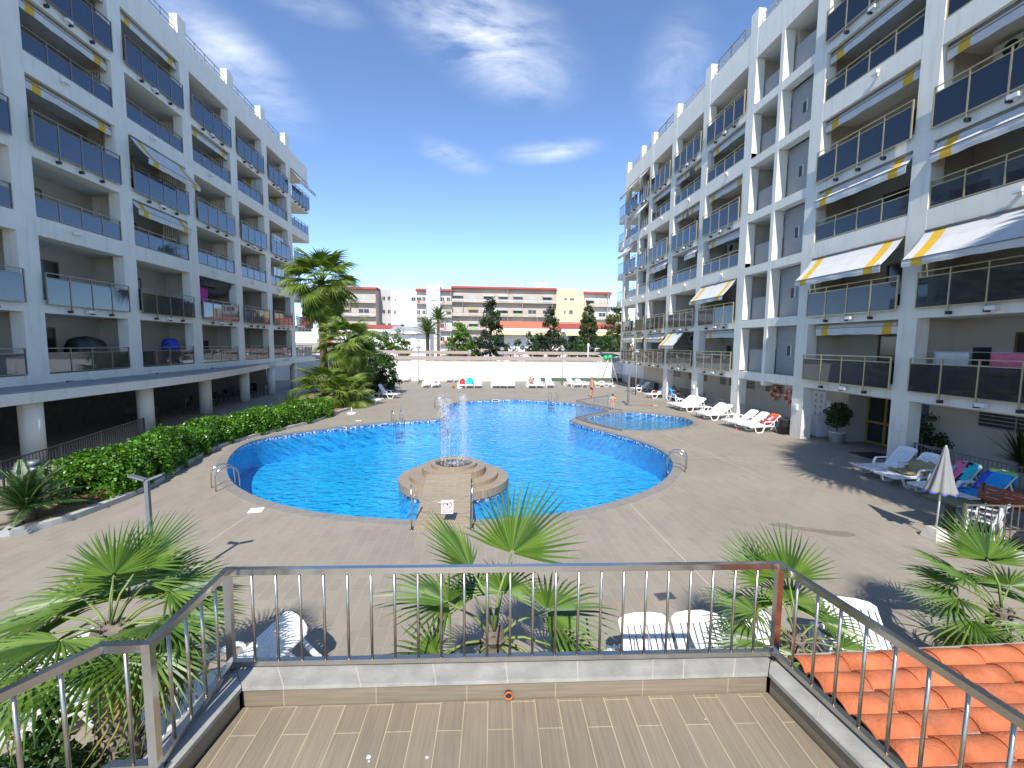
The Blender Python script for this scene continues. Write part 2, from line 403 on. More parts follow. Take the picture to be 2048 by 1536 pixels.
# ------------------------------------------------------------------ ground, pool
def mirror_fill(loops,z,name,mat,kind='structure',flip=False):
    """flat sheet bounded by the first loop with the other loops cut out"""
    bm=bmesh.new();E=[]
    for lp in loops:
        vs=[bm.verts.new((x,y,z)) for x,y in lp]
        for i in range(len(vs)):E.append(bm.edges.new((vs[i],vs[(i+1)%len(vs)])))
    bmesh.ops.triangle_fill(bm,use_beauty=True,use_dissolve=False,edges=E)
    for f in bm.faces:
        if f.normal.z<0:f.normal_flip()
    me=bpy.data.meshes.new(name);bm.to_mesh(me);bm.free();me.materials.append(mat)
    o=bpy.data.objects.new(name,me);COL.objects.link(o);o['kind']=kind
    return o
segA=[(5.5,25.1),(5.85,23.7),(6.55,22.0),(7.25,20.4),(7.75,18.6),(7.75,16.9),(7.2,15.2),(6.0,13.45),(4.62,12.27),(3.23,11.45),(1.9,10.97),(0.13,10.72),(-1.6,10.83),(-3.6,11.30),(-5.0,11.95),(-6.3,12.85),(-7.7,14.3),(-9.0,16.5),(-9.75,18.6),(-9.85,20.1),(-9.25,21.4),(-7.9,22.7),(-6.5,23.75),(-4.8,24.75),(-2.1,25.65)]
segB=[(-2.1,25.65),(-1.75,27.0),(-2.2,29.0),(-2.1,31.2),(-0.8,33.6),(2.4,34.95),(5.2,34.0),(7.5,32.4),(8.75,30.3),(8.75,28.9),(7.5,27.3),(6.2,26.3),(5.5,25.1)]
main=crom(segA,5)[:-1]+crom(segB,5)[:-1]
kidA=[(6.5,25.95),(7.6,26.8),(8.85,27.7),(10.2,28.05),(11.5,27.5),(12.5,26.3),(12.75,25.0),(12.3,23.7),(11.1,22.6),(9.3,21.95),(7.75,22.2),(7.1,23.3),(6.6,24.8)]
kid=crom(kidA,4,True)
def offs(P,d):
    """offset a closed outline outwards"""
    n=len(P);ar=sum(P[i][0]*P[(i+1)%n][1]-P[(i+1)%n][0]*P[i][1] for i in range(n));sg=1 if ar>0 else -1
    out=[]
    for i in range(n):
        a=Vector(P[i-1]);b=Vector(P[i]);c=Vector(P[(i+1)%n])
        t=(c-a).normalized();nn=Vector((t.y,-t.x))*sg
        out.append((b.x+nn.x*d,b.y+nn.y*d))
    return out
DX0,DX1,DY0,DY1=-27,24,-8,52.35
deckloop=[(DX0,DY0),(DX1,DY0),(DX1,DY1),(DX0,DY1)]
mirror_fill([deckloop,main,kid],0.0,'pool_deck',M['deck'])
def ring(P,Q,z,name,mat,zin):
    mb=MB();n=len(P)
    vs=[(x,y,z) for x,y in P]+[(x,y,z) for x,y in Q]+[(x,y,zin) for x,y in P]+[(x,y,0.001) for x,y in Q]
    fs=[]
    for i in range(n):
        j=(i+1)%n
        fs+= [(i,j,n+j,n+i),(2*n+i,2*n+j,j,i),(n+i,n+j,3*n+j,3*n+i)]
    mb.add(vs,fs);return struct(name,mb,mat)
ring(main,offs(main,.32),.014,'pool_kerb',M['coping_tile'],-.05)
ring(kid,offs(kid,.26),.018,'pool_kerb',M['coping_tile'],-.05)
def basin(P,depth,name,mats,band):
    n=len(P);mb=MB()
    I=offs(P,-.002)
    vs=[(x,y,-.05) for x,y in I]+[(x,y,-band) for x,y in I]+[(x,y,-depth) for x,y in I]
    fs=[(i,(i+1)%n,n+(i+1)%n,n+i) for i in range(n)]
    mb.add(vs,fs,1);mb.add(vs,[tuple(a+n for a in f) for f in fs],0)
    o=mb.build(name,mats);o['kind']='structure'
    return mirror_fill([I],-depth,name+'_floor',mats[0])
basin(main,1.25,'pool_basin',[M['pool_tile'],M['pool_band']],.21)
basin(kid,.42,'wading_pool_basin',[M['kid_tile'],M['pool_band']],.18)
mirror_fill([offs(main,-.004)],-.13,'pool_water',M['water'])
mirror_fill([offs(kid,-.004)],-.10,'wading_pool_water',M['water_kid'])
# ground beyond the deck, one sheet out to the horizon with the deck's rectangle cut out
mirror_fill([[(-2500,-2500),(2500,-2500),(2500,3500),(-2500,3500)],deckloop],-.02,'ground',M['sandy'])
mb=MB();mb.add([(-60,52.7,.0),(60,52.7,.0),(60,72,.0),(-60,72,.0)],[(0,1,2,3)]);struct('car_park_asphalt',mb,M['asphalt'])
# damp patch and drain covers in the paving
mb=MB()
pud=[(7.3,10.05),(7.7,10.1),(7.85,9.9),(8.1,9.8),(8.5,9.6),(8.9,9.5),(8.95,9.3),(8.55,9.25),(8.25,9.45),(7.95,9.6),(7.6,9.8)]
mb.add([(x,y,.004) for x,y in crom(pud,3,True)],[tuple(range(33))]);struct('puddle_patch_ground',mb,M['puddle_and_streak'])
for (x,y,s,lab) in ((-5.72,11.71,.34,'white square drain cover left of the pool ramp'),(-6.6,25.3,.30,'white drain cover beside the far left pool edge'),(-8.2,40.2,.32,'white drain cover in the paving before the far wall'),(-10.4,20.6,.26,'small white drain cover beside the left pool edge')):
    mb=MB();mb.box(-s/2,s/2,-s/2,s/2,.002,.012);mb.box(-s*.42,s*.42,-s*.42,s*.42,.012,.016)
    tag(mb.build('drain_cover',M['white_box'],None,(x,y,0),.2),lab,'drain cover','drain covers in the paving')
# expansion joints and a floor drain in the paving
mb=MB()
def joint(a,b):
    a=Vector(a);b=Vector(b);d=(b-a).normalized()*.011;n=Vector((d.y,-d.x));mb.add([(a.x+n.x,a.y+n.y,.0035),(b.x+n.x,b.y+n.y,.0035),(b.x-n.x,b.y-n.y,.0035),(a.x-n.x,a.y-n.y,.0035)],[(0,1,2,3)])
for a,b in (((4.3,11.6),(4.35,4.0)),((-5.75,11.4),(-6.1,6.0)),((8.2,16.5),(15.6,16.2)),((-3.0,36.0),(-9.2,41.0)),((9.5,21.2),(9.7,13.5))):joint(a,b)
struct('paving_joints',mb,M['joint'])
t=thing('floor_drain','small dark floor drain grate behind the right part of the terrace railing','drain',(3.35,7.15,0),.1)
mb=MB();mb.box(-.17,.17,-.11,.11,.002,.008);mb.build('frame',M['grey_metal'],t);mb=MB()
for k in range(6): mb.box(-.15,.15,-.092+.032*k,-.078+.032*k,.008,.012)
mb.build('grate',M['dark_metal'],t)
# pool skimmer openings: white frames set in the pool edge
for (x,y,rz,lab) in ((-6.9,23.5,R(-38),'white skimmer frame in the left pool wall near the ladder'),(1.6,34.72,R(2),'white skimmer frame in the far pool wall')):
    t=thing('pool_skimmer',lab,'skimmer',(x,y,-.02),rz,'skimmers in the pool wall')
    mb=MB();mb.box(-.28,.28,-.035,.0,-.14,-.10);mb.box(-.28,.28,-.035,0,-.0,.03);mb.box(-.28,-.23,-.035,0,-.10,0);mb.box(.23,.28,-.035,0,-.10,0);mb.build('frame',M['white_box'],t)
    mb=MB();mb.box(-.23,.23,-.008,.02,-.10,0);mb.build('opening',M['cap_black'],t)
# ------------------------------------------------------------------ fountain
F=thing('fountain','round stepped stone fountain with water jets in the pool','fountain',(-.68,14.1,0))
for r,z0,z1 in ((1.76,-.12,.12),(1.42,.12,.26),(1.02,.26,.48),(.74,.48,.585)):
    mb=MB()
    if z1>.5: mb.lathe([(.74,z0),(.74,z1),(.60,z1),(.58,z1-.12),(.0001,z1-.12)],56,(0,0,0),0,False)
    else: mb.lathe([(r,z0),(r,z1),(.3,z1)],64,(0,0,0),0,False)
    mb.build('step',M['fountain_tile'],F)
mb=MB();mb.lathe([(1.745,-.24),(1.745,-.121)],64,(0,0,0),0,False);mb.build('mosaic_band',M['pool_band'],F);mb=MB();mb.lathe([(1.74,-1.25),(1.74,-.241)],64,(0,0,0),0,False);mb.build('submerged_base',M['pool_tile'],F)
mb=MB();mb.add([(.59*math.cos(2*PI*i/40),.59*math.sin(2*PI*i/40),.52) for i in range(40)],[tuple(range(40))]);mb.build('basin_water',M['water_basin'],F)
rg=random.Random(3);mb=MB()
def drop(p,r,l):
    x,y,z=p
    mb.add([(x+r,y,z),(x-r*.5,y+r*.87,z),(x-r*.5,y-r*.87,z),(x,y,z+l),(x,y,z-l)],[(0,1,3),(1,2,3),(2,0,3),(1,0,4),(2,1,4),(0,2,4)],0,True)
for k in range(11):
    a=2*PI*k/11+rg.uniform(-.15,.15);q0=.42+rg.uniform(-.06,.04);bx,by=q0*math.cos(a),q0*math.sin(a);h=2.15+rg.uniform(-.75,.22)
    lx,ly=rg.gauss(0,.06),rg.gauss(0,.06);dens=rg.uniform(.5,1.1)
    for i in range(int(210*dens)):
        u=rg.random()**.85;z=.5+h*u
        s=.010+.060*u**1.6
        drop((bx+lx*u+rg.gauss(0,s),by+ly*u+rg.gauss(0,s),z),rg.uniform(.0025,.006),rg.uniform(.012,.06))
    for i in range(int(330*dens)):   # water falling back, spreading as it drops
        u=rg.random();z=.5+h*(1-u*u)
        q=.02+.26*u;b=rg.uniform(0,2*PI)
        drop((bx+lx+q*math.cos(b)*rg.random()+rg.gauss(0,.04)+.12*u,by+ly+q*math.sin(b)*rg.random()+rg.gauss(0,.04),z+rg.gauss(0,.05)),rg.uniform(.003,.008),rg.uniform(.008,.035))
    for i in range(50):   # crest
        drop((bx+lx+rg.gauss(0,.09),by+ly+rg.gauss(0,.09),.5+h+rg.gauss(-.15,.20)),rg.uniform(.003,.008),rg.uniform(.010,.025))
for i in range(2600):     # wind-blown mist to the right
    u=rg.random()
    drop((.15+abs(rg.gauss(0,.42))*(1.15-u*.5),rg.gauss(0,.4),.45+1.7*u*rg.random()),rg.uniform(.002,.005),rg.uniform(.004,.016))
for i in range(420):
    a=rg.uniform(0,2*PI);q=rg.uniform(0,.56);drop((q*math.cos(a),q*math.sin(a),.53+abs(rg.gauss(0,.04))),rg.uniform(.006,.013),rg.uniform(.008,.02))
o=mb.build('water_jets',M['spray'],F);o['kind']='stuff'
# ramp up to the fountain
t=thing('pool_ramp','sloping tiled ramp from the near pool edge up to the fountain','ramp',(-.78,10.25,0))
mb=MB()
mb.add([(-.66,-.05,-.3),(.66,-.05,-.3),(.66,2.78,-.3),(-.66,2.78,-.3),(-.66,-.05,.07),(.66,-.05,.07),(.66,2.78,.50),(-.66,2.78,.50)],[(0,3,2,1),(4,5,6,7),(0,1,5,4),(1,2,6,5),(2,3,7,6),(3,0,4,7)])
mb.build('slope',M['fountain_tile'],t)
for sx in (-1,1):
    t=thing('chain_post','steel chain post at the %s foot of the pool ramp'%('left' if sx<0 else 'right'),'post',(-.78+sx*.715,10.24,0),0,'chain posts at the ramp')
    mb=MB();mb.tube([(0,0,0),(0,0,1.08)],.021,10);mb.lathe([(.05,0),(.05,.012),(.021,.014)],12);mb.build('pole',M['steel'],t)
    mb=MB();mb.lathe([(.026,0),(.026,.03),(.0001,.04)],10,(0,0,1.08));mb.build('cap',M['steel'],t)
mb=MB();pts=[(-.69+1.38*i/24,0,.86-.20*(1-(2*i/24-1)**2)) for i in range(25)]
mb.tube(pts,.007,5);tag(mb.build('chain',M['steel_dull'],None,(-.78,10.24,0)),'thin sagging chain strung across the foot of the ramp','chain')
# prohibition sign lying on the ramp
t=thing('warning_sign','small white sign with red no-entry ring at the foot of the ramp','sign',(-.66,10.26,.37))
t.rotation_euler=(R(-14),0,R(-3));t.scale=(.9,.9,.72)
mb=MB();mb.box(-.155,.155,-.008,.008,0,.44);mb.build('panel',M['white_box'],t)
mb=MB()
n=32;vs=[];cx,cz=0,.28
for rr in (.125,.100):
    for y in (-.0095,-.008):
        vs+=[(cx+rr*math.cos(2*PI*i/n),y,cz+rr*math.sin(2*PI*i/n)) for i in range(n)]
fs=[]
for i in range(n):
    j=(i+1)%n;fs+=[(i,j,2*n+j,2*n+i),(n+i,i,j,n+j)]
mb.add(vs,fs)
mb.bar((-.075,-.009,.355),(.075,-.009,.205),.003,.02,0,(0,0,1))
mb.build('red_ring',M['sign_red'],t)
mb=MB();mb.box(-.125,.125,-.0095,-.008,.035,.105);mb.build('red_band',M['sign_red'],t)
mb=MB()
for i,(a,w) in enumerate(((-.10,.028),(-.065,.05),(-.005,.02),(.022,.045),(.075,.03))): mb.box(a,a+w,-.0105,-.0095,.058,.082)
mb.build('lettering',M['white_box'],t)
mb=MB();mb.lathe([(.016,-.0),(.016,.001)],10)
mb.v=[(x-.01,-.0092-.0008*(z>0),.335+y) for x,y,z in mb.v]
mb.bar((-.015,-.0095,.32),(0.01,-.0095,.27),.003,.03);mb.bar((.0,-.0095,.275),(-.03,-.0095,.225),.003,.016);mb.bar((.01,-.0095,.275),(.04,-.0095,.235),.003,.016);mb.bar((-.01,-.0095,.31),(.045,-.0095,.30),.003,.013)
mb.build('pictogram',M['sign_dark'],t)
# pool ladders
def ladder(x,y,rz,lab,inward=.55):
    t=thing('pool_ladder',lab,'ladder',(x,y,0),rz,'steel pool ladders')
    for sx in (-.24,.24):
        mb=MB();P=[(sx,-.42,0),(sx,-.42,.42)]
        for i in range(9):
            a=PI*i/8;P.append((sx,-.42+.30*(1-math.cos(a)),.45+.22*math.sin(a)))
        P+=[(sx,.20,.2),(sx,.22,-.9)]
        mb.tube(P,.021,8);mb.build('handrail',M['steel'],t)
    for z in (-.25,-.5,-.75):
        mb=MB();mb.box(-.24,.24,.17,.27,z-.012,z+.012);mb.build('rung',M['steel'],t)
ladder(-7.45,13.75,R(-48),'steel pool ladder at the left of the near pool edge')
ladder(-4.35,24.75,R(180+20),'steel pool ladder on the left pool edge next to the white skimmer frame')
ladder(7.10,14.95,R(58),'steel pool ladder with tall curved handrails at the right pool edge')
ladder(-2.35,30.3,R(-90),'steel pool ladder behind the fountain spray')
ladder(6.0,33.75,R(180-30),'steel pool ladder with a white step at the far pool edge')
# barrier fence round the wading pool
def bar_fence(name,pts,h,gap,label,cat,mat,post=.035,bar=.012,group=None,z=0.0,foot=.08,double=False):
    t=thing(name,label,cat,(pts[0][0],pts[0][1],z),0,group)
    P=[Vector((x-pts[0][0],y-pts[0][1],0)) for x,y in pts]
    rails=MB();bars=MB();posts=[]
    for a,b in zip(P[:-1],P[1:]):
        for zz in (h-.02,foot): rails.bar(a+Vector((0,0,zz)),b+Vector((0,0,zz)),.04,.03)
        L=(b-a).length;n=max(1,round(L/gap))
        for i in range(1,n):
            p=a.lerp(b,i/n);bars.bar(p+Vector((0,0,foot)),p+Vector((0,0,h-.02)),bar,bar,0,(0,1,0))
    rails.build('rail',mat,t);o=bars.build('bars',mat,t)
    for p in P:
        mb=MB();mb.bar(p,p+Vector((0,0,h+.01)),post,post);mb.build('post',mat,t)
    return t
bar_fence('pool_barrier',[(8.75,28.25),(7.5,27.05),(6.05,25.75)],1.12,.125,'grey metal barrier fence along the far arm of the wading pool','fence',M['grey_metal'],group='barriers round the wading pool')
bar_fence('pool_barrier',[(6.0,25.55),(6.35,24.2),(6.95,22.9),(7.5,21.75)],1.12,.125,'grey metal barrier fence along the near arm of the wading pool','fence',M['grey_metal'],group='barriers round the wading pool')
# ------------------------------------------------------------------ the two apartment buildings
CB=[2.50,5.47,8.50,11.50,14.58,17.50,20.50]      # undersides of slabs / beams
TOPB=[3.02,5.98,9.22,12.05,15.37,18.05]          # their tops
RT=[4.06,7.06,10.16,13.20,16.28,19.20]           # handrail heights floor by floor
def awning(root,X,s,y0,y1,zt,kind,hasyellow=(1,1),drop=.28,nm='awning',w=.38):
    """striped roller awning on the slab edge: rolled / short / long"""
    out={'rolled':.10,'short':.32,'long':.85}[kind];dz={'rolled':.16,'short':.42,'long':1.0}[kind]
    g=[]
    st=[];L=y1-y0
    cuts=[y0];cols=[]
    a=.33;
    if hasyellow[0]: cuts+=[y0+a,y0+a+w];cols+=[0,1]
    if hasyellow[1]: cuts+=[y1-a-w,y1-a];cols+=[0,1]
    cuts.append(y1);cols.append(0)
    mb=MB()
    rg=random.Random(int(y0*100+zt*10));ph=rg.uniform(0,6)
    # one continuous cloth: rows follow the slope and the valance, columns carry the stripe edges
    ys=[];ci=[]
    for i in range(len(cuts)-1):
        ya,yb=cuts[i],cuts[i+1];n=max(1,int((yb-ya)/.22))
        for j in range(n):ys.append(ya+(yb-ya)*j/n);ci.append(cols[i])
    ys.append(cuts[-1])
    sag=.05 if kind!='rolled' else .0
    prof=[(.03,zt,0),(out*.35,zt-dz*.35-sag*.8,.3),(out*.7,zt-dz*.7-sag*.7,.3),(out,zt-dz,.0)]
    val=[(out+.003,zt-dz-drop*.5,.6),(out-.01,zt-dz-drop,1.)]
    rows=[]
    for dx,z,wv in prof+val:
        rows.append([(X+s*(dx+wv*.012*math.sin(y*5+ph)),y,z+wv*(.012*math.sin(y*6.3+ph)+.010*math.sin(y*2.1-ph))) for y in ys])
    mb.sheet(rows,.008,0,False)
    nc=len(ys)-1;nr=len(rows)-1
    for fi in range(2*nc*nr): mb.m[fi]=ci[(fi//2)%nc]
    o=mb.build(nm,[M['awning_white'],M['awning_yellow']],root)
    mb=MB();mb.bar((X+s*out,y0,zt-dz),(X+s*out,y1,zt-dz),.035,.035)
    mb.tube([(X+s*.045,y0,zt+.02),(X+s*.045,y1,zt+.02)],.045,10)
    for y in (y0+.15,y1-.15):
        mb.bar((X+s*.02,y,zt-.25 if kind!='rolled' else zt-.05),(X+s*out,y,zt-dz),.025,.025)
    mb.build('awning_frame',M['bronze'],o)
    return o
def railing(root,X,s,y0,y1,f,outside,mat,glass,npan=4,wrap=None):
    top=RT[f];flo=TOPB[f];xo=X+s*(.13 if outside else -.06)
    zb=flo-(.16 if outside else -.06)
    mb=MB()
    mb.bar((xo,y0,top),(xo,y1,top),.05,.035);mb.bar((xo,y0,top-.19),(xo,y1,top-.19),.035,.03);mb.bar((xo,y0,zb),(xo,y1,zb),.035,.035)
    o=mb.build('railing',mat,root)
    gp=MB();caps=MB()
    ps=[y0+(y1-y0)*i/npan for i in range(npan+1)]
    for i,y in enumerate(ps):
        inner=0<i<npan
        zl=zb if not (outside and inner) else zb-.20
        p=MB();yy=min(max(y,y0+.02),y1-.02);p.box(xo-.022,xo+.022,yy-.022,yy+.022,zl,top-.017);p.build('post',mat,o)
        if outside and inner:
            caps.box(X-s*.01,xo+s*.035,y-.045,y+.045,zl-.09,zl+.02)
    for a,b in zip(ps[:-1],ps[1:]): gp.box(xo-.005,xo+.005,a+.03,b-.03,zb+.02,top-.21)
    gp.build('glass_panes',glass,o)
    if caps.v:caps.build('bracket_caps',M['cap_black'],o)
    return o
def floodlight(root,X,s,y,z):
    mb=MB();mb.box(X,X+s*.09,y-.04,y+.04,z-.05,z+.05);mb.box(X+s*.06,X+s*.20,y-.14,y+.14,z+.02,z+.14)
    return mb.build('floodlight',M['white_box'],root)
def aircon(root,x,y,z,s,w=.8):
    mb=MB();mb.box(x-.15,x+.15,y-w/2,y+w/2,z,z+.56);o=mb.build('air_conditioner',M['white_box'],root)
    mb=MB();mb.v=[];xx=x+s*.152
    vs=[(xx,y-.1+.22*math.cos(2*PI*i/20),z+.28+.22*math.sin(2*PI*i/20)) for i in range(20)]
    vs2=[(xx+s*.012,p[1],p[2]) for p in vs]
    mb.add(vs+vs2,[tuple(range(20,40))]+[(i,(i+1)%20,20+(i+1)%20,20+i) for i in range(20)]);mb.build('fan_grille',M['cap_black'],o)
def door(root,x,s,y0,y1,z0,h,shut,rg):
    """balcony door on the inner wall; s points outward"""
    xa=x+s*.003
    mb=MB();fw=.07
    mb.box(xa,xa+s*.05,y0,y1,z0+h-fw,z0+h);mb.box(xa,xa+s*.05,y0,y0+fw,z0,z0+h-fw);mb.box(xa,xa+s*.05,y1-fw,y1,z0,z0+h-fw);mb.box(xa,xa+s*.05,(y0+y1)/2-.05,(y0+y1)/2+.05,z0,z0+h-fw)
    o=mb.build('balcony_door',M['brown_alu'],root)
    mb=MB();mb.box(xa,xa+s*.02,y0+fw,(y0+y1)/2-.05,z0,z0+h-fw);mb.box(xa,xa+s*.02,(y0+y1)/2+.05,y1-fw,z0,z0+h-fw);mb.build('glass_panes',M['win_dark'],o)
    if shut>0:
        mb=MB();zz=z0+h-fw-(h-fw)*shut
        n=int((h-fw)*shut/.055)
        for i in range(n): mb.box(xa+s*.022,xa+s*.036,y0+fw,y1-fw,zz+i*.055,zz+i*.055+.049)
        if n:mb.build('roller_shutter',M['shutter'],o)
def facade(name,label,X,s,pill,yend,ybeg,spec,railmat,glass,loc):
    root=thing(name,label,'building',loc)
    lx,ly=loc[0],loc[1];X-=lx
    pill=[(a-ly,b-ly) for a,b in pill];yend-=ly;ybeg-=ly
    dep=1.9;bx=X-s*dep
    # body with flat roof
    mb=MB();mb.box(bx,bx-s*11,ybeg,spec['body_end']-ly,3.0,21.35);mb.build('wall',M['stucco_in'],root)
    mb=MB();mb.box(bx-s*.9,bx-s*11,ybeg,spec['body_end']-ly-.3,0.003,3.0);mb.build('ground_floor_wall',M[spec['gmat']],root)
    # slabs and beams
    for f in range(6):
        mb=MB();zt=TOPB[f];xb=X-s*.004
        if spec.get('stair'):
            a,b=spec['stair'];a-=ly;b-=ly
            segs=[(ybeg,a),(b,yend)]
        else: segs=[(ybeg,yend)]
        for a,b in segs:
            mb.box(xb,X-s*.32,a,b,CB[f],zt)
            mb.box(X-s*.32,bx+s*.0,a,b,CB[f]+.003,CB[f]+.36)
        mb.build('floor_slab',M['stucco'],root)
    mb=MB();mb.box(X-s*.006,X-s*.30,ybeg,yend,CB[6],22.1);mb.box(X-s*.30,bx,ybeg,yend,CB[6]+.003,20.9);mb.build('parapet',M['stucco'],root)
    # pillars
    for i,(a,b) in enumerate(pill):
        mb=MB();z0=spec.get('pill_z0',0.0) if not spec.get('pz') else spec['pz'][i]
        th=.5
        mb.box(X,X-s*th,a,b,z0,20.6)
        mb.box(X-s*.002,X-s*.42,a+.04,b-.04,22.1,23.15);mb.box(X+s*.003,X-s*.3,a,b,20.6,22.1)
        mb.build('pillar',M['stucco'],root)
    # roof rail
    mb=MB()
    ys=[b for a,b in pill];yy=[a for a,b in pill]
    for i in range(len(pill)-1):
        a=pill[i][1];b=pill[i+1][0]
        for z in (22.42,22.72):mb.bar((X-s*.2,a,z),(X-s*.2,b,z),.04,.04)
        for k in range(1,4):
            y=a+(b-a)*k/4;mb.bar((X-s*.2,y,22.1),(X-s*.2,y,22.72),.03,.03)
    mb.build('roof_railing',railmat,root)
    rg=random.Random(spec['seed'])
    nb=len(pill)-1
    for i in range(nb):
        y0=pill[i][1];y1=pill[i+1][0];stair=(spec.get('stair') and abs(y0+ly-spec['stair'][0])<.3)
        if stair:continue
        for f in range(6):
            if (i,f) not in spec.get('skip',()):
                railing(root,X,s,y0,y1,f,f%2==1 or (f==0 and spec['first_out']),railmat,glass)
                if f%2==1 or f==0:
                    if rg.random()<.75:floodlight(root,X,s,(y0+y1)/2-.15,TOPB[f]-.42)
                elif rg.random()<.8:floodlight(root,X,s,(y0+y1)/2-.5,TOPB[f]-.35)
            # door(s)
            if y0+ly<spec['body_end']-1:
                w=rg.uniform(1.9,2.4);a=y0+rg.uniform(.2,.8);fl=CB[f]+.36
                door(root,bx,s,a,a+w,fl,2.1,rg.choice((0,0,.25,.55,1)),rg)
                if rg.random()<.10: aircon(root,bx+s*.2,y1-.7,CB[f+1]-.75,s)
                if rg.random()<.5:
                    mb=MB();yb=y1-.9;mb.box(bx+s*.003,bx+s*.03,yb,yb+.55,fl+1.0,fl+1.6);mb.build('bathroom_window',M['win_dark'],root)
    # party walls between the balconies
    for i,(a,b) in enumerate(pill):
        if b+ly>spec['body_end']+.5:continue
        yc=b-.14 if spec['screen'] else (a+b)/2-.07
        for f in range(6):
            st=spec.get('stair')
            z0=CB[f]+.36;z1=CB[f+1]+.003
            if spec['screen'] and f>=2:
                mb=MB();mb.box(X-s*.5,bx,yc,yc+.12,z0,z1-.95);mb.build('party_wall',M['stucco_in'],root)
                mb=MB();n=11
                for k in range(n):
                    x=X-s*(.55+(dep-.6)*k/n);mb.box(x,x-s*.055,yc+.02,yc+.1,z1-.95,z1)
                mb.build('slatted_screen',M['stucco'],root)
            else:
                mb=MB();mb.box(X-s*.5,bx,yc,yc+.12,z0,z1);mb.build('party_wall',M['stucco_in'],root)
    return root
LP=[(3.4,4.2),(8.5,9.3),(13.5,14.3),(18.42,19.25),(23.5,24.3),(28.58,29.43),(33.66,34.53),(38.45,39.32),(43.03,43.94)]
LX,RX=-17.15,15.65
BL=facade('apartment_building','long white apartment block in shade on the left with rows of blue glass balconies',LX,1,LP,48.25,3.4,
  dict(body_end=44.2,seed=5,gmat='dark_front',first_out=False,screen=True,pill_z0=2.45),M['bronze'],M['glass_left'],(-17.15,24,0))
RP=[(4.3,5.0),(9.45,10.15),(14.55,15.25),(19.72,20.45),(24.95,25.68),(29.9,30.67),(34.78,35.53),(39.4,40.05),(42.1,42.65),(46.0,46.65)]
BR=facade('apartment_building','tall white apartment block on the right with sunlit pillars, gold railings and yellow striped awnings',RX,-1,RP,46.7,4.3,
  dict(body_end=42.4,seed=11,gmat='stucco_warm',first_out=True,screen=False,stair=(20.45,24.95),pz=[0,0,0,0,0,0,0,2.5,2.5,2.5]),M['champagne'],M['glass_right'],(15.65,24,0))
ly=24.0
# end balconies of the left block, open to the sky behind
for f in range(6):
    o=railing(BL,LX+17.15,1,43.94-ly,48.2-ly,f,f%2==1 and f>0,M['grey_metal'],M['glass_clear'],5)
    mb=MB();x=0
    for z in (RT[f],RT[f]-.19,TOPB[f]+.05): mb.bar((x,48.2-ly,z),(x-2.0,48.2-ly,z),.04,.035)
    for k in range(1,4): mb.bar((x-k*.6,48.2-ly,TOPB[f]),(x-k*.6,48.2-ly,RT[f]),.03,.03)
    mb.build('end_railing',M['grey_metal'],BL)
for f in range(6):
    mb=MB();x=0
    for z in (RT[f],RT[f]-.19,TOPB[f]+.05): mb.bar((x,46.75-ly,z),(x+1.9,46.75-ly,z),.04,.035)
    for k in range(1,4): mb.bar((x+k*.6,46.75-ly,TOPB[f]),(x+k*.6,46.75-ly,RT[f]),.03,.03)
    mb.build('end_railing',M['grey_metal'],BR)
    if f in (3,4,5,2):   # balcony nose beyond the corner pillar
        mb=MB();mb.box(-.05,1.9,46.7-ly,48.3-ly,CB[f],TOPB[f]-.1);mb.build('corner_slab',M['stucco'],BR)
        mb=MB()
        for z in (RT[f],TOPB[f]+.02): mb.bar((0,46.75-ly,z),(0,48.3-ly,z),.04,.035)
        for k in range(6): mb.bar((0,46.9-ly+k*.27,TOPB[f]-.1),(0,46.9-ly+k*.27,RT[f]),.025,.025)
        mb.build('corner_railing',M['dark_metal'],BR)
# stair tower of the right block: grid of thin beams, one fin, recessed panels
S0,S1=20.45-ly,24.95-ly;FIN=22.78-ly
mb=MB();mb.box(0.0,.55,FIN-.13,FIN+.13,2.3,20.6);mb.build('stair_fin',M['stucco'],BR)
for k in range(0,6):
    mb=MB();z=CB[k]
    mb.box(.004,.5,S0,S1,z+.02,z+.46);mb.box(.5,2.2,FIN,S1,z+.1,z+.3)
    mb.build('stair_beam',M['stucco'],BR)
    mb=MB();zt=CB[k+1]+.02
    mb.box(.62,.80,S0,FIN-.13,z+.47,zt if k<5 else zt-.9);o=mb.build('recessed_panel',M['facade_panel'],BR)
    if k<5:
        mb=MB();mb.box(.614,.622,FIN-1.25,FIN-.95,z+1.45,z+1.95);mb.build('vent_window',M['cap_black'],o)
        mb=MB();mb.box(.56,.618,FIN-1.30,FIN-1.25,z+1.42,z+1.98);mb.build('window_reveal',M['stucco'],o)
    mb=MB();mb.box(.56,.70,FIN+.13,S1,z+.461,z+1.75);mb.build('service_balcony_wall',M['facade_panel'],BR)
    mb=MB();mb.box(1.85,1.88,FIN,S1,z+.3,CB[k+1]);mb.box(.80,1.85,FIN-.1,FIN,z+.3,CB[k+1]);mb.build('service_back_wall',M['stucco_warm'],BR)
    if k in (0,2,3,4): aircon(BR,1.05,FIN+.75+(k%2)*.3,z+1.78,-1,.85)
